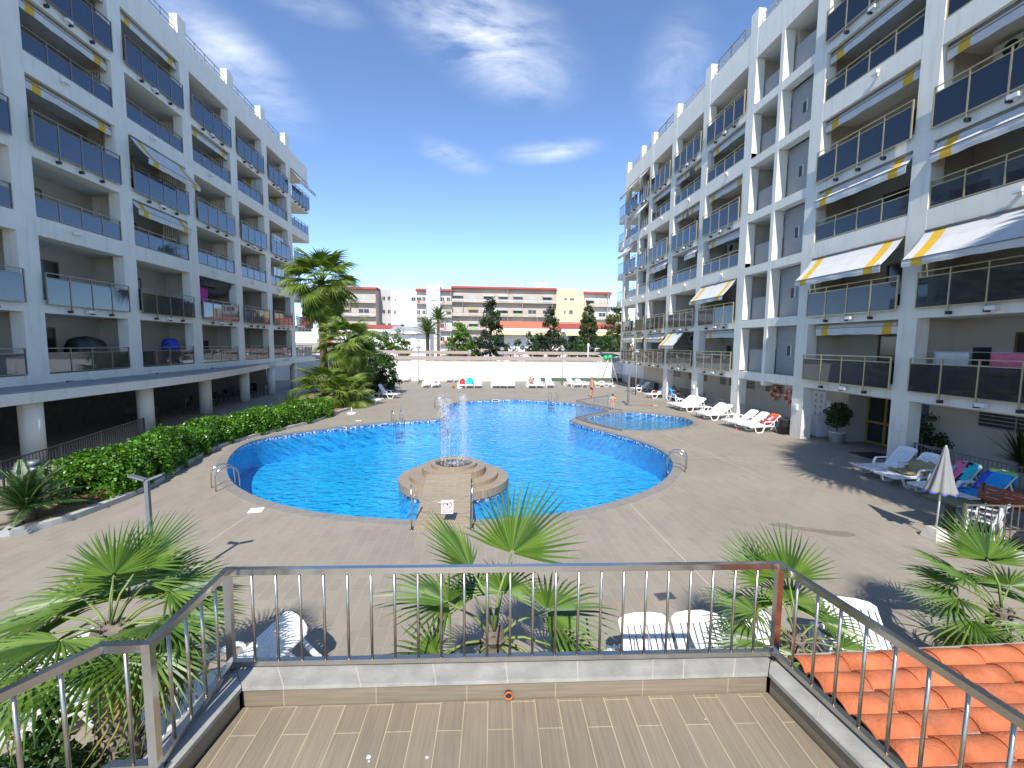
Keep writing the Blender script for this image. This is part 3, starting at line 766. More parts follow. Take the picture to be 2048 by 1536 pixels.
# awnings: bay index counts the pillars' gaps
def AW(root,P,b,f,kind,hy=(1,1),s=1,X=0,frac=(0,1),drop=.28,w=.38):
    y0=P[b][1]-ly+.06;y1=P[b+1][0]-ly-.06
    a,bb=y0+(y1-y0)*frac[0],y0+(y1-y0)*frac[1]
    awning(root,X,s,a,bb,CB[f+1]-.06,kind,hy,drop,w=w)
for a in ((3,5,'rolled'),(3,4,'rolled'),(3,3,'rolled'),(4,5,'rolled'),(4,3,'long'),(4,2,'short'),(5,4,'rolled'),(6,9,'')):
    if a[2]: AW(BL,LP,a[0],a[1],a[2],(1,1),1,-.24 if a[2]=='rolled' else (-.1 if a[2]=='short' else 0.0))
awning(BL,0,1,44.1-ly,48.1-ly,CB[6]-.05,'long',(0,0))
for b,f,k,hy,fr in ((1,4,'rolled',(0,1),(0,1)),(1,3,'rolled',(0,1),(0,1)),(1,2,'short',(0,1),(0,1)),(1,1,'long',(0,1),(0,1)),(1,5,'rolled',(0,1),(0,1)),
   (2,5,'rolled',(1,1),(0,1)),(2,4,'rolled',(0,1),(0,1)),(2,3,'rolled',(1,1),(0,1)),(2,2,'short',(1,1),(0,1)),(2,1,'long',(1,1),(0,1)),(2,0,'rolled',(1,1),(0,.94)),
   (4,4,'rolled',(0,1),(0,.9)),(4,3,'rolled',(1,1),(0,.96)),(4,2,'rolled',(0,1),(0,.9)),(4,1,'long',(1,1),(0,1)),(4,0,'rolled',(0,1),(0,.85)),
   (5,4,'rolled',(0,1),(0,.3)),(5,4,'rolled',(1,0),(.5,1)),(5,3,'rolled',(0,1),(.0,.45)),(5,3,'rolled',(1,0),(.55,1)),(5,2,'short',(0,0),(0,.4)),(5,0,'long',(0,1),(.35,1)),
   (6,4,'rolled',(0,1),(0,1)),(6,2,'short',(0,1),(0,.9)),(6,0,'short',(1,1),(0,1)),
   (7,5,'long',(1,1),(0,1)),(7,4,'long',(0,0),(0,1)),(7,0,'short',(1,1),(0,1)),(8,5,'long',(1,1),(0,1)),(8,3,'long',(0,0),(0,1)),(8,0,'short',(1,1),(0,1))):
    AW(BR,RP,b,f,k,hy,-1,.25 if k=='rolled' else (.16 if k=='short' else 0.0),fr,.30 if k!='long' else .24)
# right ground floor: plinth wall, vents, entrance
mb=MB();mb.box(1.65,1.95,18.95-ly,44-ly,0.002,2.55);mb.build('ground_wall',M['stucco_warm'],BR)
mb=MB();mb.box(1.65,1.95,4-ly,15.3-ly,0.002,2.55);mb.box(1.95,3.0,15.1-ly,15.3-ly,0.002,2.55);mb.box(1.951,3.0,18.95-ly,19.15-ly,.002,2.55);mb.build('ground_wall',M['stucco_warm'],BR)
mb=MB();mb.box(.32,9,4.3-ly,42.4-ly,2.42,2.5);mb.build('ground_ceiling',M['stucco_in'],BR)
for (a,b) in ((10.4,13.6),(25.9,27.6),(27.9,28.6),(29.0,29.7),(31.6,32.7),(33.2,34.3),(23.3,24.8),(35.9,37.0)):
    mb=MB();mb.box(1.63,1.648,a-ly,b-ly,1.75,2.35);o=mb.build('louvre_window',M['cap_black'],BR)
    mb=MB()
    for k in range(5): mb.box(1.60,1.63,a-ly,b-ly,1.77+k*.13,1.795+k*.13)
    n=max(1,int((b-a)/.8))
    for k in range(n+1): mb.box(1.595,1.632,a-ly+(b-a)*k/n-.015,a-ly+(b-a)*k/n+.015,1.75,2.35)
    mb.build('louvre_slats',M['shutter'],o)
mb=MB();x=2.6
for y in (15.4,16.75,18.0,18.9): mb.box(x,x+.09,y-ly-.05,y-ly+.05,0.01,2.42)
for z in (.06,1.0,2.37): mb.box(x+.02,x+.07,15.4-ly,18.9-ly,z-.05,z+.05)
o=mb.build('entrance_door',M['gold_alu'],BR)
mb=MB();mb.box(x+.04,x+.05,15.45-ly,18.85-ly,.1,2.3);mb.build('glass_panes',M['win_dark'],o)
# left block: curved canopy, round columns, ground floor with its deep shade put into the wall colour
def canopy():
    P=[(-15.4,3.0),(-15.35,10),(-15.25,15.5),(-15.1,19.0),(-14.92,22.5),(-15.05,26),(-15.55,30),(-16.2,33.5),(-16.8,36.5),(-17.1,38.5)]
    Q=crom(P,4);mb=MB()
    poly=[(x+17.15,y-ly) for x,y in Q]+[(0.02,38.5-ly),(0.02,3-ly)]
    mb.prism(poly,2.22,2.60);mb.build('canopy',[M['stucco']],BL)
    Q2=[(x-.05,y) for x,y in Q];mb=MB();mb.prism([(x+17.15,y-ly) for x,y in Q2]+[(0.02,38.5-ly),(0.02,3-ly)],2.604,2.66);mb.build('canopy_roof',M['canopy_top'],BL)
    mb=MB();mb.box(-.3,.55,38.3-ly,41.5-ly,2.35,2.75);mb.box(-.3,.3,41.5-ly,48.2-ly,2.45,2.9);mb.build('canopy_step',M['stucco'],BL)
    for i,y in enumerate((19.5,24.5,29.5,34.8)):
        mb=MB();mb.box(.35+.1*(i%2),.47,y-ly,y-ly+.18,2.66,2.73);mb.build('roof_spout',M['bronze'],BL)
canopy()
mb=MB();mb.box(-4.2,-4.0,3-ly,44-ly,0.002,2.45);mb.box(-4.0,-1.9,3-ly,44-ly,2.40,2.6);mb.box(-1.9,0,3-ly,48.2-ly,2.40,2.5);mb.build('ground_wall',M['dark_front'],BL)  # wall and soffit coloured dark in place of interior shade
for k in range(8):
    y=6+k*4.8-ly;mb=MB();mb.box(-3.995,-3.96,y-1.0,y+3.2,.1,2.25);o=mb.build('ground_window',M['win_dark'],BL)
    mb=MB()
    for j in range(4): mb.box(-3.96,-3.92,y+j*.866-.03,y+j*.866+.03,.1,2.2)
    mb.build('window_frame',M['brown_alu'],o)
for (y,x) in ((8.2,-15.9),(12.2,-15.9),(16.9,-15.8),(22.5,-15.9),(28.3,-16.5),(33.9,-17.0),(38.6,-17.2),(43.5,-17.3)):
    mb=MB();mb.tube([(x+17.15,y-ly,0),(x+17.15,y-ly,2.45)],.29 if y>34 else .33,20);mb.build('round_column',M['stucco'],BL)
# roof structures seen over the right parapet
mb=MB();mb.box(1.2,4.5,36-ly,39.3-ly,21.35,23.3);mb.build('roof_room',M['cream_wall'],BR)
mb=MB()
for (a,b) in ((26.5,29.4),(35.9,38.9)):
    for z in (23.0,):
        mb.bar((.2,a-ly,z),(.2,b-ly,z),.05,.05);mb.bar((1.6,a-ly,z),(1.6,b-ly,z),.05,.05)
    for y in (a,(a+b)/2,b):
        mb.bar((.2,y-ly,22.1),(.2,y-ly,23.0),.04,.04);mb.bar((.2,y-ly,23.0),(1.6,y-ly,23.0),.04,.04)
mb.build('roof_pergola',M['bronze'],BR)
mb=MB()
for k,(y,z) in enumerate(((19.0,22.2),)):
    mb.bar((.5,y-ly,z-.2),(.6,y-ly+.9,z+.8),.5,.04)
mb.build('roof_tarpaulin',M['cap_black'],BR)
# intercom boxes on pillar feet
for (y,) in ((14.85,),(20.1,),(30.3,)):
    mb=MB();mb.box(-.07,-.001,y-ly-.11,y-ly+.11,1.35,1.62);mb.box(-.078,-.07,y-ly-.08,y-ly+.08,1.42,1.58);mb.build('junction_box',M['white_box'],BR)
# ------------------------------------------------------------------ sun loungers
def lounger_parts(ang):
    out=[];a=R(ang);hy=.16;hz=.335;W=.30
    mb=MB()
    for s in (-1,1):
        mb.box(s*.325-.022,s*.325+.022,-.96,.98,.285,.345)
    for y in (-.95,.955): mb.box(-.303,.303,y-.025,y+.025,.29,.335)
    out.append(('frame',mb))
    mb=MB();n=9
    for i in range(n):
        y=-.915+i*(1.06/n); mb.box(-.302,.302,y,y+1.06/n-.018,.345,.362)
    for x in (-.28,0,.28): mb.box(x-.02,x+.02,-.91,.12,.33,.345)
    out.append(('seat',mb))
    mb=MB();d=Vector((0,math.cos(a),math.sin(a)));nn=Vector((0,-math.sin(a),math.cos(a)));o=Vector((0,hy,hz+.012))
    L=.80
    Mx=Matrix(((1,0,0,o.x),(0,d.y,nn.y,o.y),(0,d.z,nn.z,o.z),(0,0,0,1)))
    for i in range(7):
        x=-.27+i*.078;mb.box(x,x+.058,.07,L-.11,-.009,.009,0,Mx)
    mb.box(-.305,.305,0,.07,-.012,.012,0,Mx)
    for s in (-1,1): mb.box(s*.302-.03*(s>0),s*.302+.03*(s<0),.07,L-.11,-.014,.014,0,Mx)
    arc=[(-.305,L-.11),(.305,L-.11),(.305,L-.05),(.24,L),(.1,L+.022),(-.1,L+.022),(-.24,L),(-.305,L-.05)]
    mb.prism(arc,-.013,.013,0,Mx)
    out.append(('backrest',mb))
    if ang>5:
        mb=MB()
        for s in (-1,1):
            p=o+d*(L*.62)-nn*.02+Vector((s*.26,0,0));mb.bar(p,(s*.26,min(.93,p.y+.18),.30),.035,.03)
        out.append(('support_strut',mb))
    for s in (-1,1):
        for (y0,y1) in ((-.72,-.16),(.42,.95)):
            mb=MB();x=s*.345
            P=[(x,y0,.30),(x,y0+.10,.06),(x,y0+.16,.02),(x,y1-.16,.02),(x,y1-.10,.06),(x,y1,.30)]
            for p,q in zip(P[:-1],P[1:]): mb.bar(p,q,.05,.042)
            out.append(('leg',mb))
        mb=MB();x=s*.345;P=[(x,-.22,.34),(x,-.17,.50),(x,-.12,.545),(x,.28,.545),(x,.34,.50),(x,.37,.34)]
        for p,q in zip(P[:-1],P[1:]): mb.bar(p,q,.055,.035)
        out.append(('armrest',mb))
    return [(n,m.mesh(n,M['plastic_white'])) for n,m in out]
LM={a:lounger_parts(a) for a in (2,28,38,48,58)}
LG='white plastic sun loungers round the pool'
def lounger(x,y,head,ang,label,group=LG):
    """head: direction in degrees the head end points to (0 = +X, 90 = +Y)"""
    t=thing('sun_lounger',label,'sun lounger',(x,y,0),R(head-90),group);t.scale=(1.06,1.06,1.04)
    for n,me in LM[ang]:obj(n,me,t)
    return t
# right side, foot ends towards the pool
def row(x,y,head,n,dx,dy,angs,labs,grp=LG):
    for i in range(n): lounger(x+dx*i,y+dy*i,head+random.uniform(-2,2),angs[i%len(angs)],labs[i],grp)
row(14.75,30.1,8,3,.0,-.76,(38,),['far one of three tightly packed white loungers before the right fence','middle one of three tightly packed white loungers before the right fence','near one of three tightly packed white loungers before the right fence'])
row(14.62,26.05,8,2,.0,-.79,(38,),['far lounger of a white pair between the trio and the red towel group','near lounger of a white pair between the trio and the red towel group'])
row(14.75,23.05,6,3,.08,-.78,(38,38,38),['white lounger beneath the lifebuoys, farthest of its group of three','white lounger beneath the lifebuoys, middle of its group of three','white lounger with a red towel over its backrest, beneath the lifebuoys'])
lounger(15.9,41.0,14,38,'single white lounger standing alone before the far part of the right fence')
lounger(15.4,36.1,14,38,'white lounger with an orange cushion on its seat, right of the shower post')
lounger(16.05,33.5,100,48,'white lounger with a person in blue lying on it under a light blue towel')
# near right group beside the entrance
lounger(14.25,13.75,3,48,'empty white lounger right beside the nearest right pillar')
lounger(14.15,12.85,2,48,'white lounger covered with a crumpled khaki towel')
lounger(14.15,11.75,4,48,'white lounger with a striped pink and teal towel over its back')
lounger(14.15,10.95,-2,48,'white lounger with a bright blue towel over its back')
# far row in front of the white wall
fx=[(-4.9,44.9,'left one of the white pair left of the yellow bucket'),(-4.0,44.9,'white lounger with a small pink cloth, left of the yellow bucket'),
 (-1.35,44.5,'white lounger carrying the dark red float, behind the yellow bucket'),(-.55,44.5,'white lounger carrying the teal float'),(.28,44.5,'white lounger right of the teal float, empty'),
 (2.03,44.5,'left one of three equal white loungers before the middle of the wall'),(2.83,44.5,'middle one of three equal white loungers before the middle of the wall'),(3.6,44.5,'right one of three equal white loungers before the middle of the wall'),
 (5.7,44.6,'white lounger with a sunbather sitting up against the far wall'),(6.48,44.6,'empty white lounger right next to the sunbather'),(7.66,45.0,'single white lounger behind the far pool ladder')]
for x,y,l in fx: lounger(x,y,90+random.uniform(-3,3),38,l)
lounger(10.25,45.5,115,38,'white lounger left of the walking man with dark tools leaning behind it')
lounger(11.2,45.5,112,28,'low white lounger just left of the walking man')
lounger(12.55,45.7,160,2,'flat white lounger just right of the walking man')
lounger(13.45,45.7,160,2,'flat white lounger nearest the swing set')
for x,l in ((-9.6,'first white lounger from the left against the foot of the white wall'),(-8.8,'second white lounger from the left against the foot of the white wall'),(-7.9,'third white lounger from the left against the foot of the white wall'),(-6.2,'white lounger against the white wall beside the left lamp post'),(-3.0,'white lounger against the white wall, left one of two behind the bucket'),(-2.1,'white lounger against the white wall, right one of two behind the bucket')):
    lounger(x,51.3,90,28,l)
# left pair by the palms
lounger(-7.75,32.6,170,58,'white lounger in front of the low fan palms, nearer of the pair')
lounger(-7.1,36.0,165,58,'white lounger by the dark bush, farther of the pair beside the palms')
# loungers round the foot of the terrace
lounger(-2.98,5.10,44,28,'white lounger behind the left terrace railing, its backrest raised towards the pool')
lounger(-4.75,5.05,225,48,'white lounger below the left railing seen from behind its raised backrest')
lounger(-5.75,5.35,230,48,'white lounger at the left picture edge half hidden by the palm fronds')
for x,l in ((2.13,'white lounger at the foot of the terrace, left one of three'),(2.82,'white lounger at the foot of the terrace, middle of three'),(3.5,'white lounger at the foot of the terrace, right of three, under the palm fronds')):
    lounger(x,4.45,90,48,l)
lounger(4.95,4.7,70,38,'white lounger partly hidden behind the tiled roof and small palm')
# ------------------------------------------------------------------ towels and small things
def draped(name,x,y,head,ang,mat,label,cat='towel',y0=-.25,over=.25,w=.56,th=.016,mats=None,wav=.012,fn=None,seed=0,top=1.0):
    """cloth lying along the seat and over the raised backrest of a lounger"""
    a=R(ang);prof=[]
    n=6
    for i in range(n): prof.append((y0+(.14-y0)*i/n,.372+wav*1.8))
    d=(math.cos(a),math.sin(a));L=.83*top
    for i in range(9):
        u=L*i/8;prof.append((.16+d[0]*u-d[1]*(.024+wav*1.6),.352+d[1]*u+d[0]*(.024+wav*1.6)))
    if over>0 and top>.95:
        ty,tz=prof[-1]
        for i in range(1,6): prof.append((ty+.03+.02*i-d[0]*over*i/5*.4,tz-over*i/5))
    rg=random.Random(seed);ph=rg.uniform(0,6)
    rows=[]
    cols=9
    for i,(py,pz) in enumerate(prof):
        rows.append([(-w/2+w*j/(cols-1)+.02*math.sin(i*.9+ph),py,pz+wav*math.sin(j*1.7+i*.6+ph)+wav*.6*math.sin(i*1.9-j)) for j in range(cols)])
    mb=MB();mb.sheet(rows,th)
    if fn:
        k=0
        for fi,f in enumerate(mb.f):
            cx=sum(mb.v[i][0] for i in f)/len(f);cy=sum(mb.v[i][1] for i in f)/len(f);cz=sum(mb.v[i][2] for i in f)/len(f)
            mb.m[fi]=fn(cx,cy,cz)
    o=mb.build(name,mats or mat,None,(x,y,0),R(head-90));tag(o,label,cat);return o
draped('towel',14.91,21.49,6,38,M['red'],'red towel with white marks hung over the lounger back beneath the lifebuoys',y0=.1,over=.2,mats=[M['red'],M['awning_white'],M['lifebuoy']],fn=lambda x,y,z:1 if (abs(x)<.09 and abs(z-.66)<.10) else (2 if z>.8 else 0))
draped('towel',14.15,12.85,2,48,M['khaki'],'crumpled khaki towel spread over the white lounger beside the folded parasol',y0=-.55,over=0,wav=.035,w=.7,top=.55,seed=4)
draped('towel',14.15,11.75,4,48,M['magenta'],'striped pink, purple and teal beach towel over a lounger back behind the parasol',y0=-.2,over=.3,mats=[M['teal'],M['magenta'],M['navy'],M['pink']],fn=lambda x,y,z:(0,1,3,2,0,0)[int((x+.3)/.1)%6] if math.sin(z*14+x*9)>-.5 else (0 if x>0 else 3),seed=6)
draped('towel',14.15,10.95,-2,48,M['skyblue'],'bright blue towel with a lime edge over the nearest right lounger',y0=-.5,over=.35,w=.66,wav=.02,mats=[M['skyblue'],M['blue'],M['lime']],fn=lambda x,y,z:2 if z>.93 else (1 if x<-.19 else 0),seed=8)
draped('towel',16.05,33.5,100,48,M['skyblue'],'light blue towel over the lounger of the person in blue',y0=-.1,over=.3,w=.75,mats=[M['skyblue']])
draped('towel',-4.0,44.9,90,38,M['pink'],'small pink cloth on a white lounger by the far wall',y0=.05,over=0,w=.3,top=.5,mats=[M['pink']])
def blob(name,pts,mat,label,cat,loc,rz=0,n=12,parent=None):
    """soft rounded body from a profile of (y, half width, z low, z high)"""
    mb=MB();rows=[]
    for (y,w,z0,z1) in pts:
        rows.append([(w*math.cos(2*PI*j/n),y,(z0+z1)/2+(z1-z0)/2*math.sin(2*PI*j/n)) for j in range(n)])
    vs=[p for r in rows for p in r];fs=[]
    for i in range(len(rows)-1):
        for j in range(n):fs.append((i*n+j,i*n+(j+1)%n,(i+1)*n+(j+1)%n,(i+1)*n+j))
    fs.append(tuple(range(n))[::-1]);k=(len(rows)-1)*n;fs.append(tuple(k+j for j in range(n)))
    mb.add(vs,fs,0,True);o=mb.build(name,mat,parent,loc,rz)
    if label:tag(o,label,cat)
    return o
blob('cushion',[(-.2,.05,.36,.40),(-.16,.2,.36,.47),(.0,.24,.36,.50),(.16,.2,.36,.47),(.2,.05,.36,.40)],M['lifebuoy'],'orange cushion on the far right lounger','cushion',(15.25,36.05,0),R(-76))
blob('pool_float',[(-.55,.05,.37,.41),(-.45,.28,.37,.58),(.0,.33,.37,.72),(.35,.26,.37,.92),(.5,.05,.5,.9)],M['red'],'dark red inflatable float on a white lounger in the far row','float',(-1.3,44.5,0))
blob('pool_float',[(-.6,.05,.37,.43),(-.45,.36,.37,.66),(.0,.40,.37,.86),(.4,.34,.37,1.0),(.6,.06,.6,.9)],M['teal'],'turquoise inflatable float on a white lounger in the far row','float',(-.55,44.5,0))
mb=MB();mb.lathe([(.12,0),(.16,.22),(.17,.23),(.15,.22),(.11,.02)],16);t=thing('bucket','yellow toy bucket on the paving in front of the far loungers','bucket',(-2.15,43.9,0));mb.build('body',M['yellow_toy'],t)
mb=MB();mb.tube([(.16*math.cos(a),0,.22+.15*math.sin(a)) for a in [PI*i/8 for i in range(9)]],.012,6);mb.build('handle',M['yellow_toy'],t)
t=thing('parasol_stand','white parasol foot without parasol on the paving left of the fountain','parasol base',(-7.6,27.6,0),0,'empty parasol feet')
mb=MB();mb.lathe([(.28,0),(.28,.08),(.22,.13),(.05,.14)],20);mb.build('foot',M['white_box'],t);mb=MB();mb.tube([(0,0,.13),(0,0,.42)],.03,10);mb.build('tube',M['white_box'],t)
for x,y,l in ((-1.55,43.6,'white parasol foot next to the yellow bucket'),(14.6,45.7,'white parasol foot in front of the swing set'),(16.75,32.7,'white parasol foot beside the lounger with the blue towel')): dup(t,(x,y,0),0,l)
for (x,y,rz,m,l) in ((13.0,31.1,.3,'red','red toy shovel on the paving right of the shower post'),(13.75,21.9,.8,'pink','pink sandals on the paving beside the lounger trio')):
    t=thing('toy_shovel' if m=='red' else 'sandals',l,'toy' if m=='red' else 'sandals',(x,y,0),rz)
    if m=='red':
        mb=MB();mb.bar((0,0,.02),(.45,0,.02),.03,.025);mb.build('handle',M['white_box'],t);mb=MB();mb.prism([(-.2,-.08),(0,-.07),(.02,0),(0,.07),(-.2,.08),(-.24,0)],.008,.04);mb.build('blade',M[m],t)
    else:
        for dx in (0,.35):
            mb=MB();mb.prism([(dx-.12,-.04),(dx+.1,-.045),(dx+.13,0),(dx+.1,.045),(dx-.12,.04)],.004,.03);mb.tube([(dx+.04,-.045,.03),(dx+.04,0,.07),(dx+.04,.045,.03)],.014,6);mb.build('sandal',M[m],t)
# ------------------------------------------------------------------ near right corner: parasol, table, chair, fence, bag
t=thing('parasol','closed grey beach parasol standing in a square concrete foot','parasol',(10.67,9.03,0));t.rotation_euler=(0,R(1.5),0)
mb=MB();mb.add([(-.19,-.19,0),(.19,-.19,0),(.19,.19,0),(-.19,.19,0),(-.12,-.12,.26),(.12,-.12,.26),(.12,.12,.26),(-.12,.12,.26)],[(0,3,2,1),(4,5,6,7),(0,1,5,4),(1,2,6,5),(2,3,7,6),(3,0,4,7)]);mb.build('foot',M['concrete'],t)
mb=MB();mb.tube([(0,0,.2),(0,0,2.2)],.018,10);mb.build('pole',M['white_box'],t)
mb=MB();rows=[];n=48
for i,(r,z) in enumerate(((.015,2.19),(.045,2.1),(.09,1.85),(.15,1.55),(.20,1.32),(.25,1.17),(.27,1.10))):
    rows.append([((r*(1+.16*math.sin(8*2*PI*j/n+i*.1)*min(1,i/3)))*math.cos(2*PI*j/n),(r*(1+.16*math.sin(8*2*PI*j/n+i*.1)*min(1,i/3)))*math.sin(2*PI*j/n),z-(.02*math.sin(8*2*PI*j/n) if i==6 else 0)) for j in range(n+1)])
mb.sheet(rows,.006);mb.build('canopy',M['umbrella'],t)
mb=MB();rows=[]
for i,(r,z) in enumerate(((.262,1.125),(.274,1.108))):
    rows.append([((r*(1+.20*math.sin(8*2*PI*j/n+.55)))*math.cos(2*PI*j/n),(r*(1+.20*math.sin(8*2*PI*j/n+.55)))*math.sin(2*PI*j/n),z-.02*math.sin(8*2*PI*j/n)*i) for j in range(n+1)])
mb.sheet(rows,.010);mb.build('trim',M['blue'],t)
t=thing('table','dark green square garden table behind the parasol foot','table',(11.62,9.55,0),R(8))
mb=MB();mb.box(-.42,.42,-.38,.38,.70,.735);mb.build('tabletop',M['table_green'],t)
mb=MB();mb.box(-.07,.07,-.07,.07,.04,.70);mb.build('column',M['table_green'],t)
mb=MB();mb.bar((-.34,-.30,.025),(.34,.30,.025),.09,.045);mb.bar((-.34,.30,.0245),(.34,-.30,.0245),.09,.043);mb.build('foot',M['table_green'],t)
def plastic_chair(x,y,rz,label):
    t=thing('garden_chair',label,'chair',(x,y,0),rz)
    mb=MB();mb.sheet([[(-.22,-.22,.44),(-.07,-.22,.425),(.07,-.22,.425),(.22,-.22,.44)],[(-.22,0,.43),(-.07,0,.415),(.07,0,.415),(.22,0,.43)],[(-.21,.2,.43),(-.07,.2,.42),(.07,.2,.42),(.21,.2,.43)]],.022);mb.build('seat',M['plastic_white'],t)
    mb=MB()
    for k in range(5): mb.bar((-.16+.08*k,.21,.43),(-.18+.09*k,.30,.83),.05,.018)
    mb.bar((-.24,.305,.84),(.24,.305,.84),.03,.07);mb.build('backrest',M['plastic_white'],t)
    for sx in (-1,1):
        for sy in (-1,1):
            mb=MB();mb.bar((sx*.22,sy*.2,.44),(sx*.26,sy*.25,0),.06,.05);mb.build('leg',M['plastic_white'],t)
        mb=MB();mb.bar((sx*.27,-.22,.64),(sx*.26,.29,.66),.06,.03);mb.bar((sx*.25,-.22,.44),(sx*.27,-.21,.64),.05,.04);mb.build('armrest',M['plastic_white'],t)
    return t
plastic_chair(11.86,9.0,R(200),'white plastic garden chair behind the near right fence')
bar_fence('bar_fence',[(10.93,8.68),(12.4,8.52),(14.2,8.33)],.95,.155,'low bronze bar fence at the right picture edge in front of the chair','fence',M['bronze'],.05,.016)
mb=MB();mb.box(10.9,14.3,8.0,8.72,.002,.08);tag(mb.build('planter_kerb',M['kerb']),'grey kerb under the near right fence','kerb')
blob('bag',[(-.25,.12,0,.1),(-.2,.3,0,.46),(.0,.34,0,.52),(.2,.3,0,.46),(.25,.12,0,.1)],M['bag'],'dark grey bag on the paving behind the white garden chair','bag',(12.45,9.35,0),.3)
t=thing('bench','reddish slatted bench at the right picture edge behind the bar fence','bench',(13.55,9.55,0),R(100))
mb=MB()
for k in range(5): mb.box(-.7,.7,-.25+.1*k,-.17+.1*k,.42,.45)
mb.build('seat',M['wood_red'],t);mb=MB()
for k in range(4): mb.box(-.7,.7,.27,.30,.52+.1*k,.6+.1*k)
mb.build('backrest',M['wood_red'],t)
for x in (-.6,.6):
    mb=MB();mb.bar((x,-.2,0),(x,-.2,.42),.05,.05);mb.bar((x,.24,0),(x,.285,.95),.05,.05);mb.build('leg',M['dark_metal'],t)
blob('bag',[(-.25,.1,0,.1),(-.2,.28,0,.34),(.0,.32,0,.40),(.2,.28,0,.34),(.25,.1,0,.1)],M['cap_black'],'black bin bag lying beyond the fronds of the right palm','bag',(11.95,8.2,.08),.3)
# fences along the right building and the left terrace
for a,b,l in ((14.4,4.5,'low grey bar fence behind the towel loungers, near right corner'),(24.9,20.6,'grey bar fence below the stair tower and lifebuoys'),(29.85,25.75,'grey bar fence between the third and fourth right pillars'),(34.7,30.75,'grey bar fence behind the white lounger trio'),(39.3,35.6,'dark bar fence behind the lounger with the blue towel'),(51.9,40.2,'dark bar fence behind the lone lounger at the far right end')):
    xf=15.85 if a<30 else (16.75 if a<45 else 17.05)
    bar_fence('bar_fence',[(xf,a),(xf,(a+b)/2),(xf,b)],1.0,.12,l,'fence',M['dark_metal'] if a>30 else M['grey_metal'],.04,.014,'bar fences along the right block')
bar_fence('bar_fence',[(-12.9,11.2),(-13.2,13.2),(-13.55,15.4),(-14.05,17.6),(-14.6,20.5)],1.0,.13,'black bar fence in the shade behind the sago palm on the left','fence',M['dark_metal'],.04,.016)
# trash bins
for x,y,l,h in ((15.55,20.75,'dark grey litter bin at the foot of the pillar by the red towel',.75),(17.2,40.4,'black litter bin before the far right pillar',.8)):
    t=thing('litter_bin',l,'litter bin',(x,y,0),0,'litter bins');mb=MB();mb.lathe([(.2,.06),(.26,h),(.28,h+.02),(.28,h+.05),(.24,h+.05),(.22,.1)],16);mb.build('body',M['dark_metal'],t)
    mb=MB();mb.lathe([(.12,0),(.14,.06)],12);mb.build('foot',M['cap_black'],t)
t=thing('bench','brown slatted park bench against the far right fence','bench',(16.6,45.2,0),R(-75))
mb=MB()
for k in range(4): mb.box(-.75,.75,-.25+.12*k,-.16+.12*k,.42,.45)
mb.build('seat',M['wood_red'],t);mb=MB()
for k in range(4): mb.box(-.75,.75,.27,.30,.5+.12*k,.6+.12*k)
mb.build('backrest',M['wood_red'],t)
for x in (-.6,.6):
    mb=MB();mb.bar((x,-.2,0),(x,-.2,.42),.06,.05);mb.bar((x,.24,0),(x,.285,.98),.06,.05);mb.build('leg',M['dark_metal'],t)
# lifebuoys
def lifebuoy(y,label,z):
    t=thing('lifebuoy',label,'lifebuoy',(17.24,y,z),0,'lifebuoys on the wall')
    n=32;m=10
    def tor(mi_fn,mb,R0=.30,r=.085):
        vs=[];fs=[]
        for i in range(n):
            a=2*PI*i/n
            for j in range(m):
                b=2*PI*j/m;q=R0+r*math.cos(b);vs.append((r*.8*math.sin(b),q*math.cos(a),q*math.sin(a)))
        for i in range(n):
            if not mi_fn(i):continue
            for j in range(m):
                fs.append((i*m+j,((i+1)%n)*m+j,((i+1)%n)*m+(j+1)%m,i*m+(j+1)%m))
        mb.add(vs,fs,0,True)
    f=lambda i:i%8<2
    mb=MB();tor(lambda i:not f(i),mb);mb.build('ring',M['lifebuoy'],t)
    mb=MB();tor(f,mb,.30,.087);mb.build('white_band',M['white_box'],t)
    mb=MB();mb.tube([(-.02,(.40+.02*(i%4==2))*math.cos(2*PI*i/32),(.40+.02*(i%4==2))*math.sin(2*PI*i/32)) for i in range(33)],.008,5);mb.build('rope',M['white_box'],t)
lifebuoy(23.9,'orange lifebuoy on the right wall, farther of the two',1.75)
lifebuoy(22.75,'orange and white lifebuoy next to the stair pillar, nearer of the two',1.68)
# notice board, boxes, cabinet, pot plant
t=thing('notice_board','white pool rules board with blue header and dark pictograms','notice board',(17.275,20.85,1.62))
mb=MB();mb.box(-.02,.02,-.62,.62,-.78,.78);mb.build('panel',M['white_box'],t)
mb=MB();mb.box(-.024,-.02,-.55,.55,.60,.72);mb.build('header',M['sign_blue'],t)
mb=MB();rg=random.Random(2)
for r in range(4):
    for c in range(3):
        y=.36-.36*c;z=.36-.30*r
        mb.bar((-.0225,y-.07,z-.06),(-.0225,y+.05,z+.07),.003,.028);mb.bar((-.0225,y-.05,z+.05),(-.0225,y+.07,z-.03),.003,.02);mb.box(-.024,-.021,y-.02,y+.03,z+.06,z+.105)
        if rg.random()<.6: mb.box(-.024,-.021,y-.09,y+.09,z-.11,z-.095)
mb.build('pictograms',M['sign_blue'],t)
mb=MB()
for k in range(7): mb.box(-.0275,-.024,.44-.135*k,.52-.135*k,.63,.69)
mb.build('header_lettering',M['white_box'],t)
t=thing('notice_board','small framed notice sheet on the wall behind the potted tree','notice board',(17.28,19.25,1.45));mb=MB();mb.box(-.02,.02,-.25,.25,-.32,.32);mb.build('frame',M['dark_metal'],t);mb=MB();mb.box(-.024,-.02,-.21,.21,-.28,.28);mb.build('sheet',M['white_box'],t)
mb=MB()
for k in range(6): mb.box(-.0265,-.024,-.16,.15-.03*(k%3),.2-.075*k,.215-.075*k)
mb.build('lines_of_text',M['sign_dark'],t)
